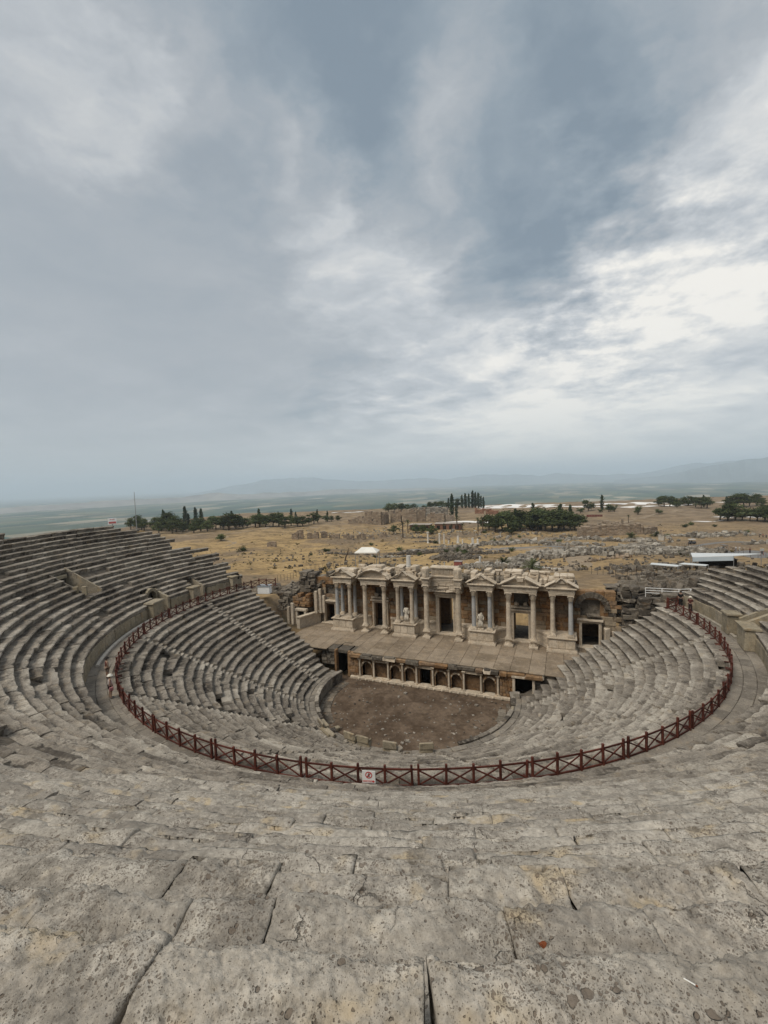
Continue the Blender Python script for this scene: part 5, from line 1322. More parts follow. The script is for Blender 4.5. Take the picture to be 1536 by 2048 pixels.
WHITE = simple('white_paint', (.78, .78, .76), .05, 4, .6, .3)
RED = simple('sign_red', (.50, .035, .03), .08, 6, .5, .3)
BLACK = simple('black_paint', (.02, .02, .02), .1, 6, .6, .2)
STEEL = simple('grey_steel', (.30, .31, .32), .15, 5, .5, .4, 0, .6)
def make_fence_sign():
    p = pol(np.array([26.86]), np.array([14.4]), 0.)[0]; a = rad(14.4)
    rt = root('warning_sign', 'small white sign with red prohibition ring hung on the red fence', 'sign', (p[0], p[1], WALK_Z+.22), a)
    # faces the upper tier, which is the local -Y side
    m = MB(); m.box((0, 0, .30), (.62, .025, .60), .008); m.obj('board', WHITE, rt)
    n = 28; m = MB(); V = []
    for y in (-.016, -.0235):
        for r in (.125, .16):
            for k in range(n): t = k/n*2*math.pi; V.append((r*math.cos(t), y, .40+r*math.sin(t)))
    Q = []
    for k in range(n):
        j = (k+1) % n; Q += [(2*n+k, 2*n+j, 3*n+j, 3*n+k), (n+k, n+j, 3*n+j, 3*n+k)[::-1], (k, j, 2*n+j, 2*n+k)]
    m.add(V, Q); ca, sa = math.cos(.75), math.sin(.75); m.add([(x*ca-z*sa, y, .40+x*sa+z*ca) for x in (-.13, .13) for y in (-.015, -.022) for z in (-.016, .016)], [(0, 1, 3, 2), (4, 6, 7, 5), (0, 4, 5, 1), (2, 3, 7, 6), (0, 2, 6, 4), (1, 5, 7, 3)]); m.obj('prohibition_ring', RED, rt)
    # walking figure inside the ring
    m = MB()
    for (x0, z0, x1, z1, w) in ((.0, .36, .01, .455, .05), (.0, .37, -.04, .30, .028), (.01, .37, .045, .30, .028), (.0, .44, .05, .39, .02), (.0, .44, -.045, .40, .02)):
        d = np.array([x1-x0, z1-z0]); l = np.hypot(*d); nx, nz = -d[1]/l*w/2, d[0]/l*w/2
        m.add([(x, y, z) for y in (-.0145, -.0205) for x, z in ((x0+nx, z0+nz), (x1+nx, z1+nz), (x1-nx, z1-nz), (x0-nx, z0-nz))], [(0, 1, 2, 3), (4, 5, 6, 7), (0, 1, 5, 4), (2, 3, 7, 6)])
    m.box((.012, -.0175, .485), (.04, .006, .04), .003); m.obj('figure', BLACK, rt)
    m = MB(); m.prism([(-.28, .06), (.2, .06), (.2, .03), (.28, .095), (.2, .16), (.2, .135), (-.28, .135)], -.013, -.019); st = m.obj('red_strip', RED, rt)
    m = MB()
    for k, w in enumerate((.04, .05, .03, .05, .06, .03, .05)): m.box((-.24+.062*k, -.0205, .098), (w*.85, .004, .035), .001)
    m.obj('lettering', WHITE, st)
make_fence_sign()

def make_rail_and_poles():
    # white tube handrail on the right flank
    rt = root('white_handrail', 'white painted tube handrail on the ruin left of the right fence end', 'railing', (0, 0, 0))
    pts = [(23.4, 13.0, 9.7), (25.0, 13.0, 9.7), (26.6, 13.0, 9.7), (27.6, 12.6, 9.9), (28.2, 12.2, 9.8)]
    for x, y, z in pts: m = MB(); m.tube([(x, y, z-.3), (x, y, z+1.0)], .035, 6); m.obj('post', WHITE, rt)
    for h in (.45, .72, 1.0): m = MB(); m.tube([(x, y, z+h) for x, y, z in pts], .03, 6); m.obj('rail', WHITE, rt)
    # thin pole and small sign at the far left end of the tier
    zg = gz(-43.5, 3.0)
    rt = root('flag_pole', 'tall thin bare metal pole standing behind the left end of the upper tier', 'pole', (-43.2, 3.2, zg)); m = MB(); m.tube([(0, 0, 0), (0, 0, 23.4-zg)], [.07, .035], 6); m.obj('mast', STEEL, rt); m = MB(); m.box((0, 0, .15), (.5, .5, .3), .03); m.obj('footing', PAVE, rt)
    zg = gz(-42.3, -1.2)
    rt = root('notice_board', 'small white and red notice board on a post at the top left row', 'sign', (-42.3, -1.2, zg), rad(53)); m = MB(); m.tube([(0, 0, 0), (0, 0, 19.9-zg)], .05, 6); m.obj('post', STEEL, rt)
    m = MB(); m.box((0, -.06, 19.55-zg), (1.0, .05, .8), .01); b = m.obj('board', WHITE, rt); m = MB(); m.box((0, -.09, 19.36-zg), (.86, .02, .26), .004); m.obj('red_panel', simple('faded_sign_red', (.42, .12, .11), .1, 4, .7), b)
    m = MB()
    for k in range(3): m.box((-.2+.2*k, -.092, 19.78-zg), (.14, .012, .07), .002)
    m.obj('lettering', RED, b)
make_rail_and_poles()

# ------------------------------------------------------------------ vegetation
def leaf_mat(name, a, b):
    m, nt = new_mat(name); t = NT(nt); tone = t.attr('tone'); oi = t.nd('ShaderNodeObjectInfo').outputs['Random']
    col = t.mix(tone, a, b); col = t.mix(1, col, t.remap(oi, 0, 1, .6, 1.5, False), 'MULTIPLY')
    d = t.nd('ShaderNodeBsdfDiffuse'); t.setin(d.inputs[0], col); tr = t.nd('ShaderNodeBsdfTranslucent'); t.setin(tr.inputs[0], col)
    mx = t.nd('ShaderNodeMixShader'); mx.inputs[0].default_value = .2; t.L.new(d.outputs[0], mx.inputs[1]); t.L.new(tr.outputs[0], mx.inputs[2])
    o = t.nd('ShaderNodeOutputMaterial'); t.L.new(mx.outputs[0], o.inputs[0]); return m
PINE_L = leaf_mat('pine_foliage', (.032, .046, .02), (.115, .13, .055)); CYP_L = leaf_mat('cypress_foliage', (.018, .03, .016), (.06, .078, .036))
BROAD_L = leaf_mat('broad_foliage', (.032, .048, .02), (.11, .13, .05)); PALM_L = leaf_mat('palm_foliage', (.03, .04, .018), (.085, .09, .042)); DRY_L = leaf_mat('dry_foliage', (.06, .055, .03), (.14, .12, .065))
BARK = simple('bark', (.085, .062, .045), .3, 4, .95, .1, .4)
def leaves(m, rng, c, rxyz, n, size, shell=.35):
    d = rng.normal(0, 1, (n, 3)); d /= np.linalg.norm(d, axis=1)[:, None]
    rr = (shell+(1-shell)*rng.random(n))**.6
    rr *= 1+.18*rng.normal(0, 1, n)
    P = np.asarray(c)+d*rr[:, None]*np.asarray(rxyz)
    u = rng.normal(0, 1, (n, 3)); u -= (u*d).sum(1)[:, None]*d*.6; u /= np.linalg.norm(u, axis=1)[:, None]
    v = np.cross(d+.5*rng.normal(0, 1, (n, 3)), u); v /= np.maximum(np.linalg.norm(v, axis=1), 1e-6)[:, None]
    s = size*(.6+.8*rng.random(n))
    V = np.stack([P-u*s[:, None]-v*s[:, None]*.55, P+u*s[:, None]-v*s[:, None]*.4, P+u*s[:, None]*.7+v*s[:, None]*.6, P-u*s[:, None]*.8+v*s[:, None]*.5], 1).reshape(-1, 3)
    k = np.arange(n)*4; m.add(V, np.stack([k, k+1, k+2, k+3], 1), tone=np.repeat(np.clip(rng.random(n)*.9, 0, 1), 4))
def tree_proto(kind, v):
    """unit trees 10 m high: (trunk mesh, crown mesh)"""
    rng = np.random.default_rng(v*31+len(kind)); t = MB(); c = MB()
    if kind == 'pine':
        hb = 1.5+rng.uniform(-.3, .9)
        t.tube([(0, 0, -.4), (.1, .05, hb*.6), (.25*rng.normal(), .2*rng.normal(), hb+1.5), (.2, .1, 7.5)], [.34, .28, .2, .08], 7)
        for k in range(13):
            a = rng.uniform(0, 6.28); r = rng.uniform(.6, 3.6); z = rng.uniform(hb+1.1, 8.9-r*.6)
            ctr = (r*math.cos(a), r*math.sin(a), z); rx = rng.uniform(1.3, 2.2); leaves(c, rng, ctr, (rx, rx, rx*.68), 95, .30)
            t.tube([(0, 0, z-1.8), (ctr[0]*.5, ctr[1]*.5, z-.9), ctr], [.13, .09, .04], 5)
        leaves(c, rng, (0, 0, 8.1), (2.3, 2.3, 1.5), 150, .30)
    elif kind == 'cyp':
        t.tube([(0, 0, -.4), (0, 0, 3), (0, 0, 8)], [.24, .18, .05], 6); w = 1.25+.25*rng.random()
        for k in range(14):
            z = .9+k*.66; r = w*(1-((z-3.2)/7.0)**2)**.5 if z > 3.2 else w*(.55+.45*z/3.2); leaves(c, rng, (rng.normal(0, .12), rng.normal(0, .12), z), (r, r, .75), 58, .24, .3)
    elif kind == 'round':
        t.tube([(0, 0, -.4), (.1, 0, 1.6), (.1, .1, 4)], [.42, .34, .2], 7)
        for k in range(12):
            a = rng.uniform(0, 6.28); r = rng.uniform(1, 3.6); z = rng.uniform(2.6, 8.6-.3*r); rx = rng.uniform(1.5, 2.5); ctr = (r*math.cos(a), r*math.sin(a), z); leaves(c, rng, ctr, (rx, rx, rx*.8), 90, .32)
            t.tube([(.1, 0, 2.0), (ctr[0]*.5, ctr[1]*.5, z*.7), ctr], [.18, .1, .04], 5)
    elif kind == 'bush':
        for k in range(9):
            a = rng.uniform(0, 6.28); r = rng.uniform(0, 4.5); z = rng.uniform(1.5, 6.5); ctr = (r*math.cos(a), r*math.sin(a), z); leaves(c, rng, ctr, (3, 3, 2.8), 60, .55); t.tube([(0, 0, 0), (ctr[0]*.6, ctr[1]*.6, z*.6), ctr], [.3, .2, .08], 5)
    elif kind in ('palm', 'cycad'):
        hp = 7.6 if kind == 'palm' else 1.6; nf = 22 if kind == 'palm' else 26; L = 3.1 if kind == 'palm' else 8.5
        t.tube([(0, 0, -.3), (.1, .05, hp*.5), (0, .1, hp)], [.38, .30, .34] if kind == 'palm' else [1.1, 1.0, .8], 9)
        for k in range(nf):
            a = k*2.4+rng.normal(0, .2); el = rng.uniform(-.2, 1.25); pts = []
            for i in range(7):
                f = i/6; x = L*f*math.cos(el)*(1-.15*f); z = hp+L*f*math.sin(el)-L*.42*f*f; pts.append(np.array([x*math.cos(a), x*math.sin(a), z]))
            sd = np.array([-math.sin(a), math.cos(a), 0])
            for i in range(6):
                for s in (-1, 1):
                    for q in (.25, .75):
                        p = pts[i]*(1-q)+pts[i+1]*q; d = (pts[i+1]-pts[i]); d /= np.linalg.norm(d); ll = L*.2*(1-.5*abs(i/5-.4)); tip = p+(sd*s*.8+d*.6)*ll-np.array([0, 0, ll*.3])
                        c.add([p-d*L*.028, p+d*L*.028, tip], None, [(0, 1, 2)], tone=rng.random())
    return t.mesh(kind+'_trunk'), c.mesh(kind+'_crown')
NAMES = {'pine': ('pine_tree', 'tree'), 'cyp': ('cypress_tree', 'tree'), 'round': ('broadleaf_tree', 'tree'), 'bush': ('shrub', 'shrub'), 'palm': ('palm_tree', 'palm'), 'cycad': ('low_palm', 'palm')}
LM = {'pine': PINE_L, 'cyp': CYP_L, 'round': BROAD_L, 'bush': BROAD_L, 'palm': PALM_L, 'cycad': PALM_L}
PROTO = {}
def plant(kind, x, y, h, label, group=None, wide=1.):
    nv = {'pine': 5, 'cyp': 3, 'round': 3}.get(kind, 2); v = random.randrange(nv)
    if (kind, v) not in PROTO:
        a, b = tree_proto(kind, v); a.materials.append(BARK); b.materials.append(LM[kind]); PROTO[kind, v] = (a, b)
    a, b = PROTO[kind, v]; n, cat = NAMES[kind]
    rt = root(n, label, cat, (x, y, gz(x, y)), random.uniform(0, 6.28), group); s = h/10*1.06
    if kind == 'cycad': s = h/7.5
    rt.scale = (s*wide*random.uniform(.92, 1.1),)*2+(s,)
    if kind != 'bush' : link('trunk', a, rt)
    else: link('stems', a, rt)
    link('crown' if kind not in ('palm', 'cycad') else 'fronds', b, rt)
    return rt
def make_trees():
    pine = [(-43.9,3.3,1.62),(-43.0,4.1,1.48),(-42.4,5.1,1.8),(-280.1,214.2,8.6),(-294.9,237.2,12.62),(-283.5,233.9,11.14),(-276.0,233.9,8.19),(-251.7,221.4,8.5),(-259.1,236.2,10.53),(-244.2,227.6,8.97),(-248.7,241.8,10.97),(-247.2,248.7,8.25),(-234.7,240.9,11.99),(-238.9,254.1,9.96),(-236.3,259.7,7.55),(-234.1,262.1,8.0),(-262.2,252.4,9.72),(-271.4,219.1,7.85),(-221.0,256.6,9.42),(-215.1,254.6,10.54),(-212.4,258.9,8.58),(-210.0,265.1,9.94),(-206.9,269.1,10.01),(-194.9,260.1,8.05),(-200.6,277.3,7.61),(-189.4,269.9,6.98),(-186.0,272.8,8.65),(-190.7,289.9,5.18),(-187.1,292.1,7.78),(-192.6,308.3,6.77),(-196.0,328.9,6.16),(-192.7,333.7,5.25),(-187.1,336.4,3.82),(-183.8,460.1,9.05),(-173.0,453.8,8.89),(-166.2,457.6,7.72),(-159.3,459.5,8.89),(-150.2,456.5,8.79),(-140.0,488.3,9.21),(-132.8,489.6,8.57),(-124.2,485.6,9.07),(-123.8,506.3,6.88),(-111.3,515.2,10.71),(-120.4,440.4,4.45),(-141.7,468.5,5.95),(-112.9,357.8,5.16),(-86.6,222.2,5.41),(-75.5,233.0,5.52),(-70.7,232.9,4.52),(-62.7,226.1,3.12),(-32.2,255.6,8.58),(-26.7,244.5,8.54),(-23.1,250.1,11.54),(-19.4,249.9,10.2),(-15.4,247.2,9.12),(-12.9,259.5,11.74),(-9.0,257.9,9.04),(-5.2,265.0,8.21),(-0.9,265.6,12.11),(3.0,259.6,10.22),(6.5,263.7,10.96),(10.2,262.3,11.82),(13.7,263.9,10.22),(17.2,258.2,9.67),(20.1,258.1,8.39),(-15.6,232.7,5.99),(-7.4,269.7,10.7),(106.8,513.0,7.51),(108.0,490.4,8.72),(111.7,481.7,8.54),(116.5,480.1,7.48),(127.8,506.2,6.77),(130.2,494.8,10.16),(130.0,466.9,8.63),(131.2,453.2,8.83),(136.6,456.2,10.24),(114.1,463.1,3.38),(158.5,468.9,9.39),(162.9,468.0,10.74),(166.9,464.9,11.09),(174.6,475.5,9.39),(183.5,485.6,10.48),(176.9,451.2,7.1),(112.4,325.5,8.54),(114.5,317.9,8.98),(118.9,319.0,8.97),(123.2,320.6,7.3),(125.0,312.3,7.1),(128.0,309.7,9.56),(131.9,309.8,9.52),(132.6,306.4,10.66),(134.9,305.3,9.96),(143.3,320.6,8.41)]
    cyp = [(-332.3,265.8,11.65),(-305.8,265.6,15.91),(-303.4,276.3,13.94),(-299.1,278.6,12.56),(-272.9,288.8,10.69),(-287.8,251.9,12.12),(-236.3,281.7,10.61),(-226.7,317.1,12.34),(-217.4,310.7,9.74),(-201.8,323.0,10.81),(-196.5,332.7,9.08),(-125.1,521.6,12.84),(-118.7,513.9,15.16),(-104.7,508.3,13.64),(-100.7,509.9,13.02),(-97.0,513.3,15.55),(-93.7,518.6,15.65),(-90.9,523.4,15.74),(-87.6,526.4,15.16),(-84.8,527.9,13.9),(-78.8,510.9,13.46),(-78.5,345.3,15.45),(-80.7,372.9,10.36),(-119.4,371.8,7.77),(-8.6,318.3,11.92),(17.7,283.8,13.53),(-15.2,257.0,12.32),(11.3,270.3,11.77),(46.6,428.7,10.92),(139.3,479.3,9.77),(156.7,475.0,9.53)]
    rnd = [(-195.0,187.6,5.25),(35.2,435.6,12.17),(51.1,410.9,8.19),(55.4,408.9,6.76),(27.1,403.1,5.03),(70.6,382.1,7.51),(85.1,378.5,4.48),(43.7,416.5,3.71)]
    bush = [(-136.2,137.4,2.52),(25.8,138.2,1.85),(80.4,268.0,2.07),(87.4,286.1,1.87),(-19.0,111.9,3.18),(96.0,272.3,1.47),(104.6,250.0,1.34)]
    palm = [(-75.4,207.5,10.16),(-80.2,230.9,9.09),(-43.0,225.0,6.67),(-33.2,238.3,10.32),(-38.5,250.4,9.17),(-50.8,243.3,9.75),(-50.4,226.7,5.54),(-36.7,242.0,4.45),(-56.6,232.3,5.69),(55.6,312.0,5.97)]
    cyc = [(45.3,210.9,4.28),(57.7,222.1,3.61),(-1.7,87.6,3.03),(6.9,76.0,3.21)]
    def zone(x, y):
        if x < -214 and y < 345: return 'l', 'in the long grove beyond the left seating', 'trees in the grove beyond the left seating'
        if x < -150 and y < 345: return 'l2', 'in the grove behind the pale ruined walls', 'trees in the second grove on the left'
        if y > 430 and x < -75: return 'c', 'on the low rise behind the bath ruins', 'trees on the rise behind the bath ruins'
        if x < 30 and y < 330 and y > 215: return 'm', 'in the dark wood right of the brown museum roofs', 'trees in the dark wood at the centre'
        if x > 100 and y < 350: return 'r', 'at the right edge of the picture below the hilltop pines', 'trees in the stand at the right edge'
        if x > 90 and y > 430: return 'rr', 'on the far rim at the right', 'trees on the far rim at the right'
        return 'o', 'among the ruins near the bath walls', 'trees among the bath ruins'
    for kind, lst in (('pine', pine), ('cyp', cyp)):
        for (x, y, h) in lst:
            if h < 2: continue
            z, where, grp = zone(x, y); nm = 'broad dark green pine' if kind == 'pine' else 'narrow dark cypress'
            plant(kind, x, y, max(h*random.uniform(.95, 1.32), 5.5), nm+' '+where, grp+(' (pines)' if kind == 'pine' else ' (cypresses)'), 1.5 if kind == 'pine' else 1.05)
    for (x, y) in ((-330, 240), (-322, 236), (-314, 242), (-306, 238), (-298, 232), (-338, 236), (-346, 250), (-318, 252)): plant('pine', x, y, random.uniform(9, 12), 'broad dark green pine in the long grove beyond the left seating', 'trees in the grove beyond the left seating (pines)', 1.3)
    # fill the gaps of the dark wood and of the left grove
    for k in range(7): plant('pine', random.uniform(-30, 20), random.uniform(262, 285), random.uniform(8, 11), 'broad dark green pine in the dark wood right of the brown museum roofs', 'trees in the dark wood at the centre (pines)', 1.35)
    for k in range(12): plant('pine', random.uniform(-290, -225), 285-random.uniform(0, 30)+0, random.uniform(8, 11), 'broad dark green pine in the long grove beyond the left seating', 'trees in the grove beyond the left seating (pines)', 1.35)
    lab = ['lone round dark tree standing in the dry field by the path', 'tall pale feathery tree alone on the right plateau rim', 'rounded tree on the rim right of the slim cypress', 'smaller round tree right of the rim trees by the slim cypress', 'small round tree left of the tall tree on the right rim', 'dense spreading tree alone on the rim beside the bare slope', 'little round tree on the bare slope below the far rim pines', 'low round tree between the tall rim tree and the slim cypress']
    for (x, y, h), l in zip(rnd, lab): plant('round', x, y, h, l, None, 1.15 if h > 6 else 1.5)
    lab = ['dark low shrub alone in the golden field below the lone tree', 'dark shrub on the grey rubble heap beside the paved road', 'small shrub by the white terrace on the right', 'small shrub right of another by the white terrace', 'upright green shrub on the dark rubble behind the stage', 'small dark shrub on the slope left of the right-hand stand of trees', 'small shrub in the dry field near the right edge']
    for (x, y, h), l in zip(bush, lab): plant('bush', x, y, h*1.2, l, None, 1.3)
    rg = np.random.default_rng(17)
    for k in range(22): plant('bush', rg.uniform(-90, 75), rg.uniform(100, 240), rg.uniform(1., 2.4), 'small scattered shrub among the low ruins beyond the stage', 'scattered shrubs among the low ruins', 1.3)
    lab = ['tall palm in front of the bath ruins, leftmost of the palms', 'palm behind the leftmost palm by the bath ruins', 'short palm beside the brown museum roofs', 'tall palm at the left edge of the dark wood', 'palm just left of the tall palm at the wood edge', 'palm in front of the two dark cypresses', 'low palm between the museum roofs and the white columns', 'stubby palm at the foot of the tall palm by the wood', 'palm in front of the brown museum wall', 'single palm behind the long ruined wall on the right']
    for (x, y, h), l in zip(palm, lab): plant('palm', x, y, h, l)
    lab = ['spreading low palm in front of the long ruined wall', 'dry low palm right of the long ruined wall', 'bushy low palm behind the stage, left of two', 'bushy low palm behind the stage beside the white stones, right of two']
    for (x, y, h), l in zip(cyc, lab): plant('cycad', x, y, h, l)
    # dry scrub over the fields
    m = MB(); rng = np.random.default_rng(8)
    for k in range(300):
        x = rng.normal(-40, 60); y = rng.uniform(60, 300)
        if abs(x-.4) < 24 and y < 60: continue
        s = rng.uniform(.25, .9)*(1 if rng.random() < .9 else 1.8); leaves(m, rng, (x, y, gz(x, y)+s*.3), (s, s, s*.55), 16, s*.28)
    tag(link('scrub', m.mesh('scrub'), None, leaf_mat('scrub_foliage', (.045, .042, .018), (.15, .11, .05))), kind='stuff')
make_trees()

# ------------------------------------------------------------------ ruins, rubble and small things on the plateau
BATH = stone('bath_ruin_stone', [(.20, .15, .105), (.255, .195, .14), (.30, .24, .175)], (.34, .28, .21), (.27, .17, .10), (.10, .085, .07), .6, 0, .35, 26, .48)
GREYR = stone('grey_rubble', [(.10, .088, .072), (.19, .168, .138), (.28, .252, .21), (.38, .35, .30)], (.36, .325, .275), (.28, .21, .13), (.07, .062, .052), .5, 0, .6)
def wall_line(rt, x0, y0, x1, y1, th, h, rng, bw=1.6, ch=1.0, gaps=(), ragged=.5, mat=BATH, z_off=-.4):
    """thick ruined wall between two points, of big rough pieces, with openings (from, to, sill, head)"""
    L = math.hypot(x1-x0, y1-y0); a = math.atan2(y1-y0, x1-x0); m = MB(); s = 0
    while s < L-.1:
        w = min(bw*rng.uniform(.7, 1.3), L-s); hh = h*(1-ragged*rng.random()*.55); c = s+w/2; px, py = x0+math.cos(a)*c, y0+math.sin(a)*c; zg = gz(px, py)+z_off; z = 0
        while z < hh:
            k = ch*rng.uniform(.8, 1.2)
            if not any(g0 < c < g1 and g2 < z+k/2 < g3 for g0, g1, g2, g3 in gaps): m.box((px, py, zg+z+k/2), (w+.05, th*rng.uniform(.9, 1.05), k+.03), .12, .06, a, rng=rng)
            z += k
        s += w
    return m.obj('masonry_wall', mat, rt)
def make_ruins():
    rng = np.random.default_rng(123)
    r = root('bath_ruin', 'square brown block of ruined bath wall left of the bath complex', 'ruin')
    wall_line(r, -138, 292, -124, 293, 3, 10.5, rng, 2.0, 1.2, [(5.5, 7.2, 3, 5)], .25); wall_line(r, -124, 293, -125, 306, 3, 9.5, rng, 2.0, 1.2, (), .4); wall_line(r, -150, 300, -138, 296, 2.5, 6.5, rng, 2.0, 1.2, (), .6); wall_line(r, -138, 300, -122, 304, 2, 8, rng, 2, 1.2, (), .7)
    r = root('bath_ruin', 'wide brown ruined bath hall with broken top behind the square block', 'ruin')
    wall_line(r, -122, 310, -100, 312, 4, 11, rng, 2.2, 1.2, [(9, 11.4, 0, 4.5)], .5); wall_line(r, -122, 311, -124, 325, 3, 10, rng, 2, 1.2, (), .5); wall_line(r, -112, 322, -96, 324, 3, 12, rng, 2, 1.2, (), .5)
    r = root('bath_ruin', 'long pale grey ruined wall on the skyline behind the bath hall', 'ruin')
    wall_line(r, -128, 372, -92, 386, 3, 8.6, rng, 2.4, 1.3, [(12, 14.5, 3, 6)], .2, GREYR)
    r = root('bath_ruin', 'round shouldered brown ruin in front of the two dark cypresses', 'ruin')
    wall_line(r, -93, 320, -79, 322, 5, 8, rng, 2, 1.1, (), .35); wall_line(r, -79, 322, -73, 327, 4, 6, rng, 2, 1.1, (), .5)
    r = root('low_ruin', 'low ruined walls at the left end of the bath ruins', 'ruin')
    wall_line(r, -158, 300, -142, 302, 2, 4.6, rng, 1.8, 1.0, (), .7)
    r = root('brick_ruin', 'small reddish ruin behind the cypress row by the white terrace', 'ruin')
    wall_line(r, -68, 398, -46, 402, 3, 5.4, rng, 2, 1.1, [(8, 10, 0, 3)], .6, simple('red_brick', (.24, .13, .085), .3, .4, .95, .05, .4))
    r = root('long_ruined_wall', 'long low brown ruined wall with rubble on top, right of the dark wood', 'ruin')
    wall_line(r, 21, 226, 53, 231, 4, 6.0, rng, 1.8, 1.0, (), .12); wall_line(r, 26, 231, 44, 234, 3, 8.4, rng, 1.6, .9, [(4, 6, 3, 6), (10, 12, 4, 7)], .75); wall_line(r, 53, 231, 60, 236, 3, 4, rng, 1.8, 1, (), .5)
    r = root('row_of_ruined_walls', 'row of broken pale wall stubs in the golden field on the left', 'ruin')
    for k in range(13):
        x = -141+4.2*k+rng.uniform(-1, 1); y = 190+1.35*k+rng.uniform(-3, 3); wall_line(r, x, y, x+rng.uniform(2, 4.5), y+rng.uniform(-1, 2), 1.2, rng.uniform(2.2, 5.2) if k != 1 else 6.5, rng, 1.2, .8, (), .6)
    r = root('small_ruin', 'small pale wall stub alone in the dry field', 'ruin'); wall_line(r, -134, 155, -129, 156, 1.2, 3.0, rng, 1.2, .8, (), .7)
    # low museum building of brown walls with flat roofs
    bw = simple('brown_render', (.17, .09, .06), .15, .6, .9, .1); rf = simple('grey_roof', (.33, .29, .25), .15, .5, .9, .1)
    for (x, y, w, d, h, lab) in ((-78, 252, 14, 9, 3.6, 'low brown flat roofed building, left of two, among the palms'), (-58, 250, 17, 9, 4.2, 'low brown flat roofed building, right of two, among the palms')):
        z = gz(x, y)-.3; b = root('low_building', lab, 'building', (x, y, z), .1)
        m = MB(); m.box((0, 0, h/2), (w, d, h), .05); m.obj('wall', bw, b); m = MB(); m.box((0, 0, h+.15), (w+1, d+1, .35), .05); m.obj('roof', rf, b)
        for k in range(4):
            q = MB(); q.box((-w*.36+k*w*.24, -d/2-.02, h*.45), (w*.13, .16, h*.6), .02); q.obj('window', DARK, b)
    b = root('red_barrier', 'low dark red barrier standing on the bare right plateau', 'barrier', (36.5, 360.6, gz(36.5, 360.6))); 
    for k in range(6): m = MB(); m.box((-5+2*k, 0, .95), (1.9, .3, 1.9), .05); m.obj('panel', simple('dull_red', (.15, .05, .04), .1, 1, .8), b)
make_ruins()

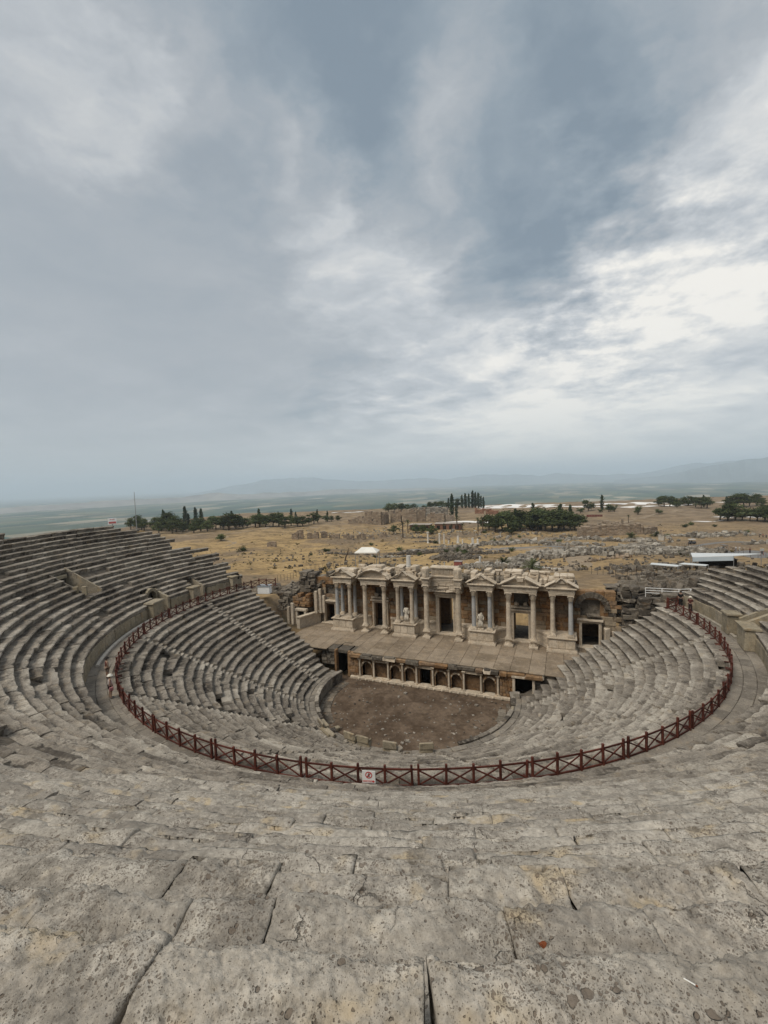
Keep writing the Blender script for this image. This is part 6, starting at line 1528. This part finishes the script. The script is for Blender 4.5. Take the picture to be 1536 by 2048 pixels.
def rubble(name, c, rx, ry, n, s0, s1, mat, hgt, label=None, rz=0, seed=0, ang=0.):
    rng = np.random.default_rng(seed+5); m = MB()
    for k in range(n):
        u = rng.normal(0, .45, 2)
        if np.hypot(*u) > 1.05: u /= np.hypot(*u)
        X, Y = u[0]*rx, u[1]*ry; x = c[0]+X*math.cos(ang)-Y*math.sin(ang); y = c[1]+X*math.sin(ang)+Y*math.cos(ang)
        s = rng.uniform(s0, s1, 3)*(1 if rng.random() < .85 else 1.6); z = gz(x, y)+s[2]*.25+hgt*max(0, 1-(u**2).sum())*rng.random()
        A = Matrix.Rotation(rng.uniform(0, 3), 3, 'Z') @ Matrix.Rotation(rng.normal(0, .35), 3, 'X'); m.box((x, y, z), s, .08*s.min(), .1*s.min(), 0, rng.random(), A, rng)
    tag(m.obj(name, mat), kind='stuff')
def make_rubble():
    rubble('grey_rubble_heap', (17, 122), 17, 5.5, 650, .5, 1.7, GREYR, 1.6, seed=1); rubble('grey_rubble_heap', (38, 138), 14, 9, 520, .5, 1.6, GREYR, 2.0, seed=2, ang=.3); rubble('grey_rubble_heap', (52, 126), 9, 6, 260, .5, 1.4, GREYR, 1.5, seed=22)
    rubble('dark_rubble_heap', (-21, 110), 9, 5, 360, .4, 1.3, RUBST, 1.5, seed=3); rubble('dark_rubble_heap', (-30, 132), 24, 3.2, 520, .4, 1.3, RUBST, .9, seed=4, ang=.05)
    rubble('grey_rubble_heap', (2.5, 92), 5, 4, 220, .5, 1.4, GREYR, 1.6, seed=6); rubble('pale_rubble', (-8, 168), 38, 6, 420, .4, 1.5, GREYR, .5, seed=7, ang=-.06)
    rubble('pale_rubble', (35, 195), 28, 9, 200, .5, 1.6, GREYR, .6, seed=8); rubble('pale_rubble', (80, 225), 22, 10, 200, .5, 1.7, GREYR, .5, seed=9)
    rubble('field_stones', (-90, 120), 75, 60, 260, .2, .7, RUBST, .0, seed=10); rubble('field_stones', (20, 95), 60, 45, 320, .2, .8, RUBST, 0, seed=11); rubble('field_stones', (-60, 230), 110, 40, 420, .3, 1.0, GREYR, .2, seed=12)
    rubble('flank_rubble', (29, 28), 8, 7, 300, .35, 1.3, RUBST, .4, seed=13); rubble('flank_rubble', (42, 46), 18, 13, 380, .3, 1.1, RUBST, .3, seed=14); rubble('flank_rubble', (38, 78), 20, 10, 200, .3, 1.1, RUBST, .3, seed=16)
    rubble('flank_rubble', (-30, 26), 8, 9, 260, .3, 1.0, RUBST, .3, seed=15); rubble('field_stones', (-22, 75), 45, 14, 180, .25, .9, RUBST, 0, seed=17); rubble('pale_rubble', (-6, 84), 14, 4, 180, .3, 1.1, GREYR, .4, seed=18)
    rg = np.random.default_rng(61)
    for k in range(34):
        cx, cy = rg.uniform(-75, 70), rg.uniform(105, 250); rubble('foundation_stones', (cx, cy), rg.uniform(4, 11), .55, 46, .3, 1.0, (GREYR, RUBST, BATH)[k % 3], .35, seed=100+k, ang=(.12 if k % 2 else 1.68)+rg.normal(0, .08))
    mar = simple('white_stone', (.52, .50, .46), .15, 1, .9, .1, .3); rng = np.random.default_rng(4)
    rubble('grey_rubble_heap', (96, 178), 14, 5, 130, .5, 1.5, GREYR, .5, seed=19)
    for k in range(16):
        x = 5.5+.55*k+rng.normal(0, .1); y = 79.5-.1*k; m = MB(); s = rng.uniform(.3, .55); m.box((0, 0, s*.35), (s, s, s*.8), .08, .04); tag(m.obj('boundary_stone', mar, None, (x, y, gz(x, y))), 'small whitewashed stone in the row beside the right low palm', 'stone', 'whitewashed stones in a row behind the stage')
    def standing(x, y, h, r, lab, cat='column', name='standing_column', cap=True):
        rt = root(name, lab, cat, (x, y, gz(x, y)-.1)); m = MB(); m.lathe([(r*1.5, 0), (r*1.5, h*.06), (r*1.05, h*.08), (r, h*.5), (r*.88, h*.93)], 10, tone=.6); m.obj('shaft', mar, rt)
        if cap: m = MB(); m.box((0, 0, h*.96), (r*2.6, r*2.6, h*.09), .03); m.obj('capital', mar, rt)
    standing(-55, 191, 6.2, .45, 'tall white standing column, leftmost in the colonnade ruins'); standing(-49, 192.7, 5.6, .42, 'white standing column second from the left in the colonnade ruins'); standing(-46.5, 193, 5.0, .3, 'thin column right beside the second white column in the colonnade'); standing(-38, 189.5, 4.2, .6, 'stout white column stump at the middle of the colonnade ruins', cap=False)
    standing(-35.5, 189, 2.2, .35, 'short white stump right of the stout stump', cap=False); standing(-43, 189, 2.0, .35, 'short white stump left of the stout stump', cap=False)
    for k in range(5): standing(-70+2.3*k, 205+.6*k, 3.2+.4*(k % 2), .3, 'one of the slim grey column stubs below the palms', cap=False) if False else None
    standing(-18.6, 85.5, 2.0, .16, 'thin white post standing behind the centre of the stage', 'post', 'white_post', False); standing(-3.5, 88, 1.8, .16, 'short white post left of the two low palms', 'post', 'white_post', False); standing(-8.4, 87.5, 3.0, .3, 'pale column stub among the white blocks behind the stage', 'column', 'column_stub', False)
    zt = 12.35; rt = root('column_stump', 'white column stump standing upright on the stage wall top', 'column', (-4.6, 12.9, 12.0)); m = MB(); m.lathe([(.36, 0), (.36, .25), (.30, .3), (.28, 1.55)], 12); m.obj('drum', mar, rt); m = MB(); m.box((0, 0, -.35), (.9, .9, .75), .05, .02); m.obj('block', MARBLE, rt)
    m = MB(); m.box((0, 0, 1.0), (2.2, 1.8, 2.0), .05); rt = root('red_container', 'small dull red box shed behind the stage roofline', 'box', (-14.2, 84.6, gz(-14.2, 84.6))); m.obj('body', simple('faded_red', (.22, .07, .055), .15, 1, .8), rt); m = MB(); m.box((0, 0, 2.05), (2.4, 2.0, .12), .03); m.obj('lid', simple('grey_lid', (.3, .27, .25), .1, 2), rt)
    for k in range(14):
        x = -13+1.05*k+rng.normal(0, .3); y = 87.5+rng.normal(0, 1.2); s = rng.uniform(.6, 1.5, 3); m = MB(); m.box((0, 0, s[2]*.3), (s[0], s[1], s[2]*.7), .08, .05); tag(m.obj('marble_block', mar, None, (x, y, gz(x, y)), rng.uniform(0, 3)), 'pale marble block laid out on the ground behind the stage', 'stone', 'marble blocks laid out behind the stage')
    for k, (x, y, h) in enumerate(((-28, 178, 3.2), (-25.5, 177.5, 2.6), (-5.6, 168, 1.9))):
        rt = root('white_marble_wall', ('pale ruined pier left of the two by the track', 'pale ruined pier right beside its twin by the track', 'white block pedestal standing right of the colonnade ruins')[k], 'ruin', (x, y, gz(x, y))); m = MB(); m.box((0, 0, h/2), (2.2 if k == 2 else 1.0, .9, h), .08, .06); m.obj('block', mar, rt); m = MB(); m.box((0, 0, .15), (2.6, 1.4, .4), .05, .03); m.obj('base', mar, rt)
make_rubble()

def make_canopies():
    cloth = simple('white_canopy', (.68, .66, .60), .08, .6, .8, .2); post = STEEL
    # peaked fabric canopy behind the left of the stage
    x, y = -37.5, 72.; zg = gz(x, y); rt = root('fabric_canopy', 'white peaked fabric canopy standing behind the left half of the stage', 'canopy', (x, y, zg), .2)
    m = MB(); w, d, h = 6.4, 4.6, 4.4
    V = [(-w/2, -d/2, h), (w/2, -d/2, h), (w/2, d/2, h), (-w/2, d/2, h), (-w/4, 0, h+1.2), (w/4, 0, h+1.2)]+[(-w/2, -d/2, h-.25), (w/2, -d/2, h-.25), (w/2, d/2, h-.25), (-w/2, d/2, h-.25)]
    m.add(V, [(0, 1, 5, 4), (2, 3, 4, 5), (0, 6, 7, 1), (1, 7, 8, 2), (2, 8, 9, 3), (3, 9, 6, 0)], [(1, 2, 5), (3, 0, 4)], tone=.5); m.obj('roof', cloth, rt)
    for sx in (-1, 1):
        for sy in (-1, 1): m = MB(); m.tube([(sx*w*.47, sy*d*.46, 0), (sx*w*.47, sy*d*.46, h-.1)], .09, 6); m.obj('pole', post, rt)
    tin = simple('white_sheet_metal', (.52, .54, .54), .06, .5, .5, .3); bl = simple('pale_blue_panel', (.40, .46, .50), .08, .6, .6, .3)
    def shed(lab, pts, h, drop, panel):
        """lean-to roof on posts: pts are the four ground corners"""
        rt = root('metal_shelter', lab, 'shelter', (pts[0][0], pts[0][1], gz(*pts[0]))); o = Vector(rt.location)
        top = [Vector((p[0], p[1], o.z+h-(drop if i in (0, 3) else 0)))-o for i, p in enumerate(pts)]
        m = MB(); V = [tuple(t) for t in top]+[tuple(t-Vector((0, 0, .12))) for t in top]; m.add(V, [(0, 1, 2, 3), (7, 6, 5, 4), (0, 4, 5, 1), (1, 5, 6, 2), (2, 6, 7, 3), (3, 7, 4, 0)], tone=.6); m.obj('roof', tin, rt)
        for t, p in zip(top, pts): m = MB(); zg = gz(*p)-o.z; m.tube([(t.x, t.y, zg-.2), (t.x, t.y, t.z-.06)], .07, 5); m.obj('post', STEEL, rt)
        if panel:
            a, b = top[0], top[1]; m = MB(); V = [(a.x, a.y, a.z-.13), (b.x, b.y, b.z-.13), (b.x, b.y, b.z-1.0), (a.x, a.y, a.z-1.0)]; V += [(x+.03, y+.05, z) for x, y, z in V]
            m.add(V, [(0, 1, 2, 3), (7, 6, 5, 4), (0, 4, 5, 1), (2, 6, 7, 3), (0, 3, 7, 4), (1, 2, 6, 5)], tone=.5); m.obj('side_panel', bl, rt)
            m = MB(); c = (top[1]+top[2]+top[0]+top[3])/4; m.box((c.x, c.y+.8, c.z-1.6), (6.5, 2.0, 1.5), .1); m.obj('dark_interior', DARK, rt)
    shed('white lean-to metal shelter with dark open front beyond the right seating', [(40.6, 71.0), (47.6, 69.6), (53.5, 73.5), (41.6, 77.0)], 3.4, .7, True)
    shed('long low white sheet roof left of the open-fronted metal shelter', [(32.6, 71.0), (37.2, 67.6), (38.4, 69.2), (33.2, 73.0)], 1.9, .3, False)
    shed('narrow low white sheet roof nearest the open-fronted metal shelter', [(37.4, 67.4), (41.6, 65.0), (42.4, 66.4), (38.6, 69.0)], 1.7, .2, False)
    m = MB(); m.box((0, 0, .9), (1.9, 1.0, 1.2), .05); rt = root('white_box_cabin', 'white plastic cabin corner behind the left end of the red fence', 'box', (-28.2, 12.6, gz(-28.2, 12.6)+.6), .3); m.obj('body', WHITE, rt); m = MB(); m.box((0, 0, 1.55), (2.1, 1.2, .12), .03); m.obj('lid', bl, rt)
    # thin wire fences
    wire = simple('dark_wire_post', (.06, .05, .045), .2, 3, .8)
    for lab, pts, n in (('thin dark wire fence in the golden field left of the stage', [(-47, 42), (-50.3, 56.5), (-50, 70), (-38, 78)], 22), ('thin dark wire fence on the rubble right of the stage', [(20, 58), (25.2, 50), (28, 41), (31, 38), (36, 40), (44, 50)], 24), ('wire fence along the grey road at the right', [(58, 176), (58.8, 136), (61.5, 112), (69, 92)], 34)):
        rt = root('wire_fence', lab, 'fence'); P = np.array(pts, float); sg = np.r_[0, np.cumsum(np.hypot(*np.diff(P, axis=0).T))]; s = np.linspace(0, sg[-1], n); X = np.interp(s, sg, P[:, 0]); Y = np.interp(s, sg, P[:, 1])
        for x, y in zip(X, Y): m = MB(); z = gz(x, y); m.tube([(x, y, z-.2), (x, y, z+1.6)], .04, 5); m.obj('post', wire, rt)
        for h in (.6, 1.1, 1.55): m = MB(); m.tube([(x, y, gz(x, y)+h) for x, y in zip(X, Y)], .012, 3); m.obj('wire', wire, rt)
    rt = root('dead_tree', 'leaning bare dead trunk in the golden field left of the canopy', 'tree', (-54.6, 91, gz(-54.6, 91))); m = MB(); m.tube([(0, 0, -.2), (.5, 0, 1.6), (1.3, .1, 3.2), (1.7, 0, 4.6)], [.28, .22, .14, .05], 6); m.obj('trunk', BARK, rt); m = MB(); m.tube([(.9, 0, 2.4), (1.0, .3, 3.6), (.8, .3, 4.2)], [.1, .06, .02], 5); m.obj('branch', BARK, rt)
make_canopies()

def make_vehicles():
    dk = simple('dark_vehicle_paint', (.035, .035, .04), .1, 2, .4, .5); gl = simple('dark_glass', (.03, .035, .04), .05, 2, .15, .5)
    def cart(lab, x, y, rz, roofmat, bodym):
        rt = root('golf_cart', lab, 'cart', (x, y, gz(x, y)+.08), rz)
        m = MB(); m.box((0, 0, .55), (2.9, 1.3, .45), .12); m.box((1.1, 0, .85), (.6, 1.2, .5), .12); m.obj('body', bodym, rt); m = MB(); m.box((-.1, 0, 2.0), (2.7, 1.4, .12), .05); m.obj('roof', roofmat, rt)
        for sx in (-1.2, 1.0):
            for sy in (-.6, .6):
                m = MB(); m.tube([(sx, sy, .8), (sx*.95, sy, 1.95)], .04, 5); m.obj('roof_post', STEEL, rt); m = MB(); m.tube([(sx*.8, sy*.95-.08, .25), (sx*.8, sy*.95+.08, .25)], .26, 10); m.obj('wheel', BLACK, rt)
        for sx in (-.7, .1): m = MB(); m.box((sx, 0, .9), (.55, 1.15, .2), .05); m.box((sx-.25, 0, 1.2), (.12, 1.15, .5), .04); m.obj('seat', gl, rt)
    cart('small electric cart with a white roof parked at the bend of the road', 65.5, 184.8, .3, WHITE, dk)
    cart('dark electric cart with a pale front standing on the grey road', 70.2, 160, 1.9, dk, simple('pale_body', (.55, .55, .54), .05, 2, .5))
make_vehicles()

def make_people():
    p = pol(np.array([27.25]), np.array([-30.2]), 0.)[0]
    person('person in white cap, pale top and black shorts at the red fence', (p[0], p[1], WALK_Z), rad(150), 1.68, (.62, .52, .50), (.015, .015, .018), hat=(.70, .67, .58), bag='pink shoulder bag hanging beside the person in the white cap', pose=.8)
    p = pol(np.array([27.3]), np.array([-38.6]), 0.)[0]
    person('person in dark top and wide dark hat behind the white-capped person', (p[0], p[1], WALK_Z), rad(160), 1.66, (.16, .05, .04), (.30, .22, .17), hat=(.03, .026, .024), pose=.5)
    p = pol(np.array([28.2]), np.array([111.5]), 0.)[0]
    person('person all in black by the podium wall at the right end of the walkway', (p[0], p[1], WALK_Z), rad(-20), 1.72, (.015, .015, .017), (.02, .018, .018), pose=.3, short=False)
    p = pol(np.array([28.0]), np.array([107.6]), 0.)[0]
    person('person in a pale sun hat and dark red clothes on the right walkway', (p[0], p[1], WALK_Z), rad(-30), 1.64, (.11, .035, .03), (.045, .03, .03), hat=(.62, .56, .46), pose=.6, short=False)
    far = [(64.2,126.1,1.41),(64.5,124.0,1.23),(65.2,117.8,1.18),(67.3,115.5,1.3),(59.2,196.3,0.92),(63.0,179.4,1.48),(96.9,209.5,1.14),(97.8,208.2,1.13),(98.3,206.2,1.35),(-39.9,184.6,1.56),(-10.2,165.0,1.59),(-8.5,156.2,1.74),(0.7,155.9,1.28),(4.3,156.4,1.49)]
    cols = [((.7, .7, .68), (.25, .25, .27), 'white top and grey trousers on the grey road'), ((.68, .66, .6), (.5, .48, .42), 'cream clothes beside the walker in the white top'), ((.12, .03, .03), (.02, .02, .03), 'dark red top near the road signboard'), ((.02, .02, .025), (.03, .03, .04), 'black clothes at the right edge of the grey road'),
            ((.03, .03, .03), (.05, .05, .06), 'dark clothes on the path left of the white-roofed cart'), ((.05, .04, .04), (.02, .02, .02), 'dark clothes beside the white-roofed cart'), ((.1, .1, .12), (.03, .03, .03), 'grey top, leftmost in the far group at the right edge'), ((.35, .08, .07), (.03, .03, .03), 'red top in the middle of the far group at the right edge'), ((.06, .08, .16), (.03, .03, .03), 'blue top, rightmost in the far group at the right edge'),
            ((.03, .03, .03), (.02, .02, .02), 'black clothes left of the white column stump'), ((.2, .06, .05), (.03, .03, .04), 'red top on the track right of the colonnade, left of two'), ((.03, .03, .04), (.05, .05, .06), 'dark clothes on the track right of the colonnade, right of two'), ((.05, .05, .06), (.02, .02, .02), 'dark clothes by the pale rubble beyond the wood track'), ((.4, .4, .42), (.05, .05, .06), 'grey top on the road toward the long wall')]
    for k, ((x, y, h), (a, b, l)) in enumerate(zip(far, cols)): person('distant person in '+l, (x, y, gz(x, y)+.05), random.uniform(0, 6), 1.7, a, b, pose=random.uniform(-1, 1), short=False)
    rt = root('road_sign', 'small pale signboard on red posts beside the grey road', 'sign', (66.3, 112.5, gz(66.3, 112.5)), .3)
    for s in (-1, 1): m = MB(); m.tube([(s*.45, 0, -.1), (s*.45, 0, 2.0)], .06, 5); m.obj('post', simple('rust_post', (.2, .06, .04), .1, 3), rt)
    m = MB(); m.box((0, -.05, 1.7), (1.1, .06, .7), .02); m.obj('board', simple('pale_board', (.45, .45, .42), .1, 3), rt)
make_people()

# ------------------------------------------------------------------ small things on the near stones
def make_near_things():
    # loose stone on the right part of the near rows, a rusty leaf and a cigarette end
    def on_row(r, a):
        j = int((r-UP_R0)/UP_D); return UP_Z0+UP_H*j
    rng = np.random.default_rng(2)
    leaf = simple('rusty_leaf', (.16, .045, .015), .3, 60, .7, .2); p = pol(np.array([43.05]), np.array([20.42]), 0.)[0]
    m = MB(); V = [(.035*math.cos(t)*(1+.25*math.sin(3*t)), .028*math.sin(t), .010+.012*math.sin(2*t)) for t in np.linspace(0, 2*math.pi, 12, endpoint=False)]+[(0, 0, .016)]
    m.add(V+[(x, y, z-.003) for x, y, z in V], None, [(12, k, (k+1) % 12) for k in range(12)]+[(25, 13+(k+1) % 12, 13+k) for k in range(12)]); tag(m.obj('dry_leaf', leaf, None, (p[0], p[1], LEAF_Z)), 'curled rusty brown dry leaf lying on the near stone row', 'leaf')
    white = simple('cigarette_paper', (.75, .74, .7), .05, 50, .8); p = pol(np.array([43.9]), np.array([21.3]), 0.)[0]
    m = MB(); m.tube([(-.03, .01, 0), (.03, -.01, 0)], .004, 8); rt = root('cigarette_end', 'small white cigarette end lying on the nearest right stone', 'litter', (p[0], p[1], CIG_Z)); m.obj('paper', white, rt); m = MB(); m.tube([(.03, -.01, 0), (.042, -.014, 0)], .0042, 8); m.obj('tip', leaf, rt)
def drop_z(x, y, z0):
    dg = bpy.context.evaluated_depsgraph_get(); h = S.ray_cast(dg, Vector((x, y, z0)), Vector((0, 0, -1))); return h[1].z if h[0] else z0-1
_p = pol(np.array([43.05]), np.array([20.42]), 0.)[0]; LEAF_Z = drop_z(_p[0], _p[1], 23.2)+.004
_p = pol(np.array([43.9]), np.array([21.3]), 0.)[0]; CIG_Z = drop_z(_p[0], _p[1], 23.2)+.006
make_near_things()
make_haze()
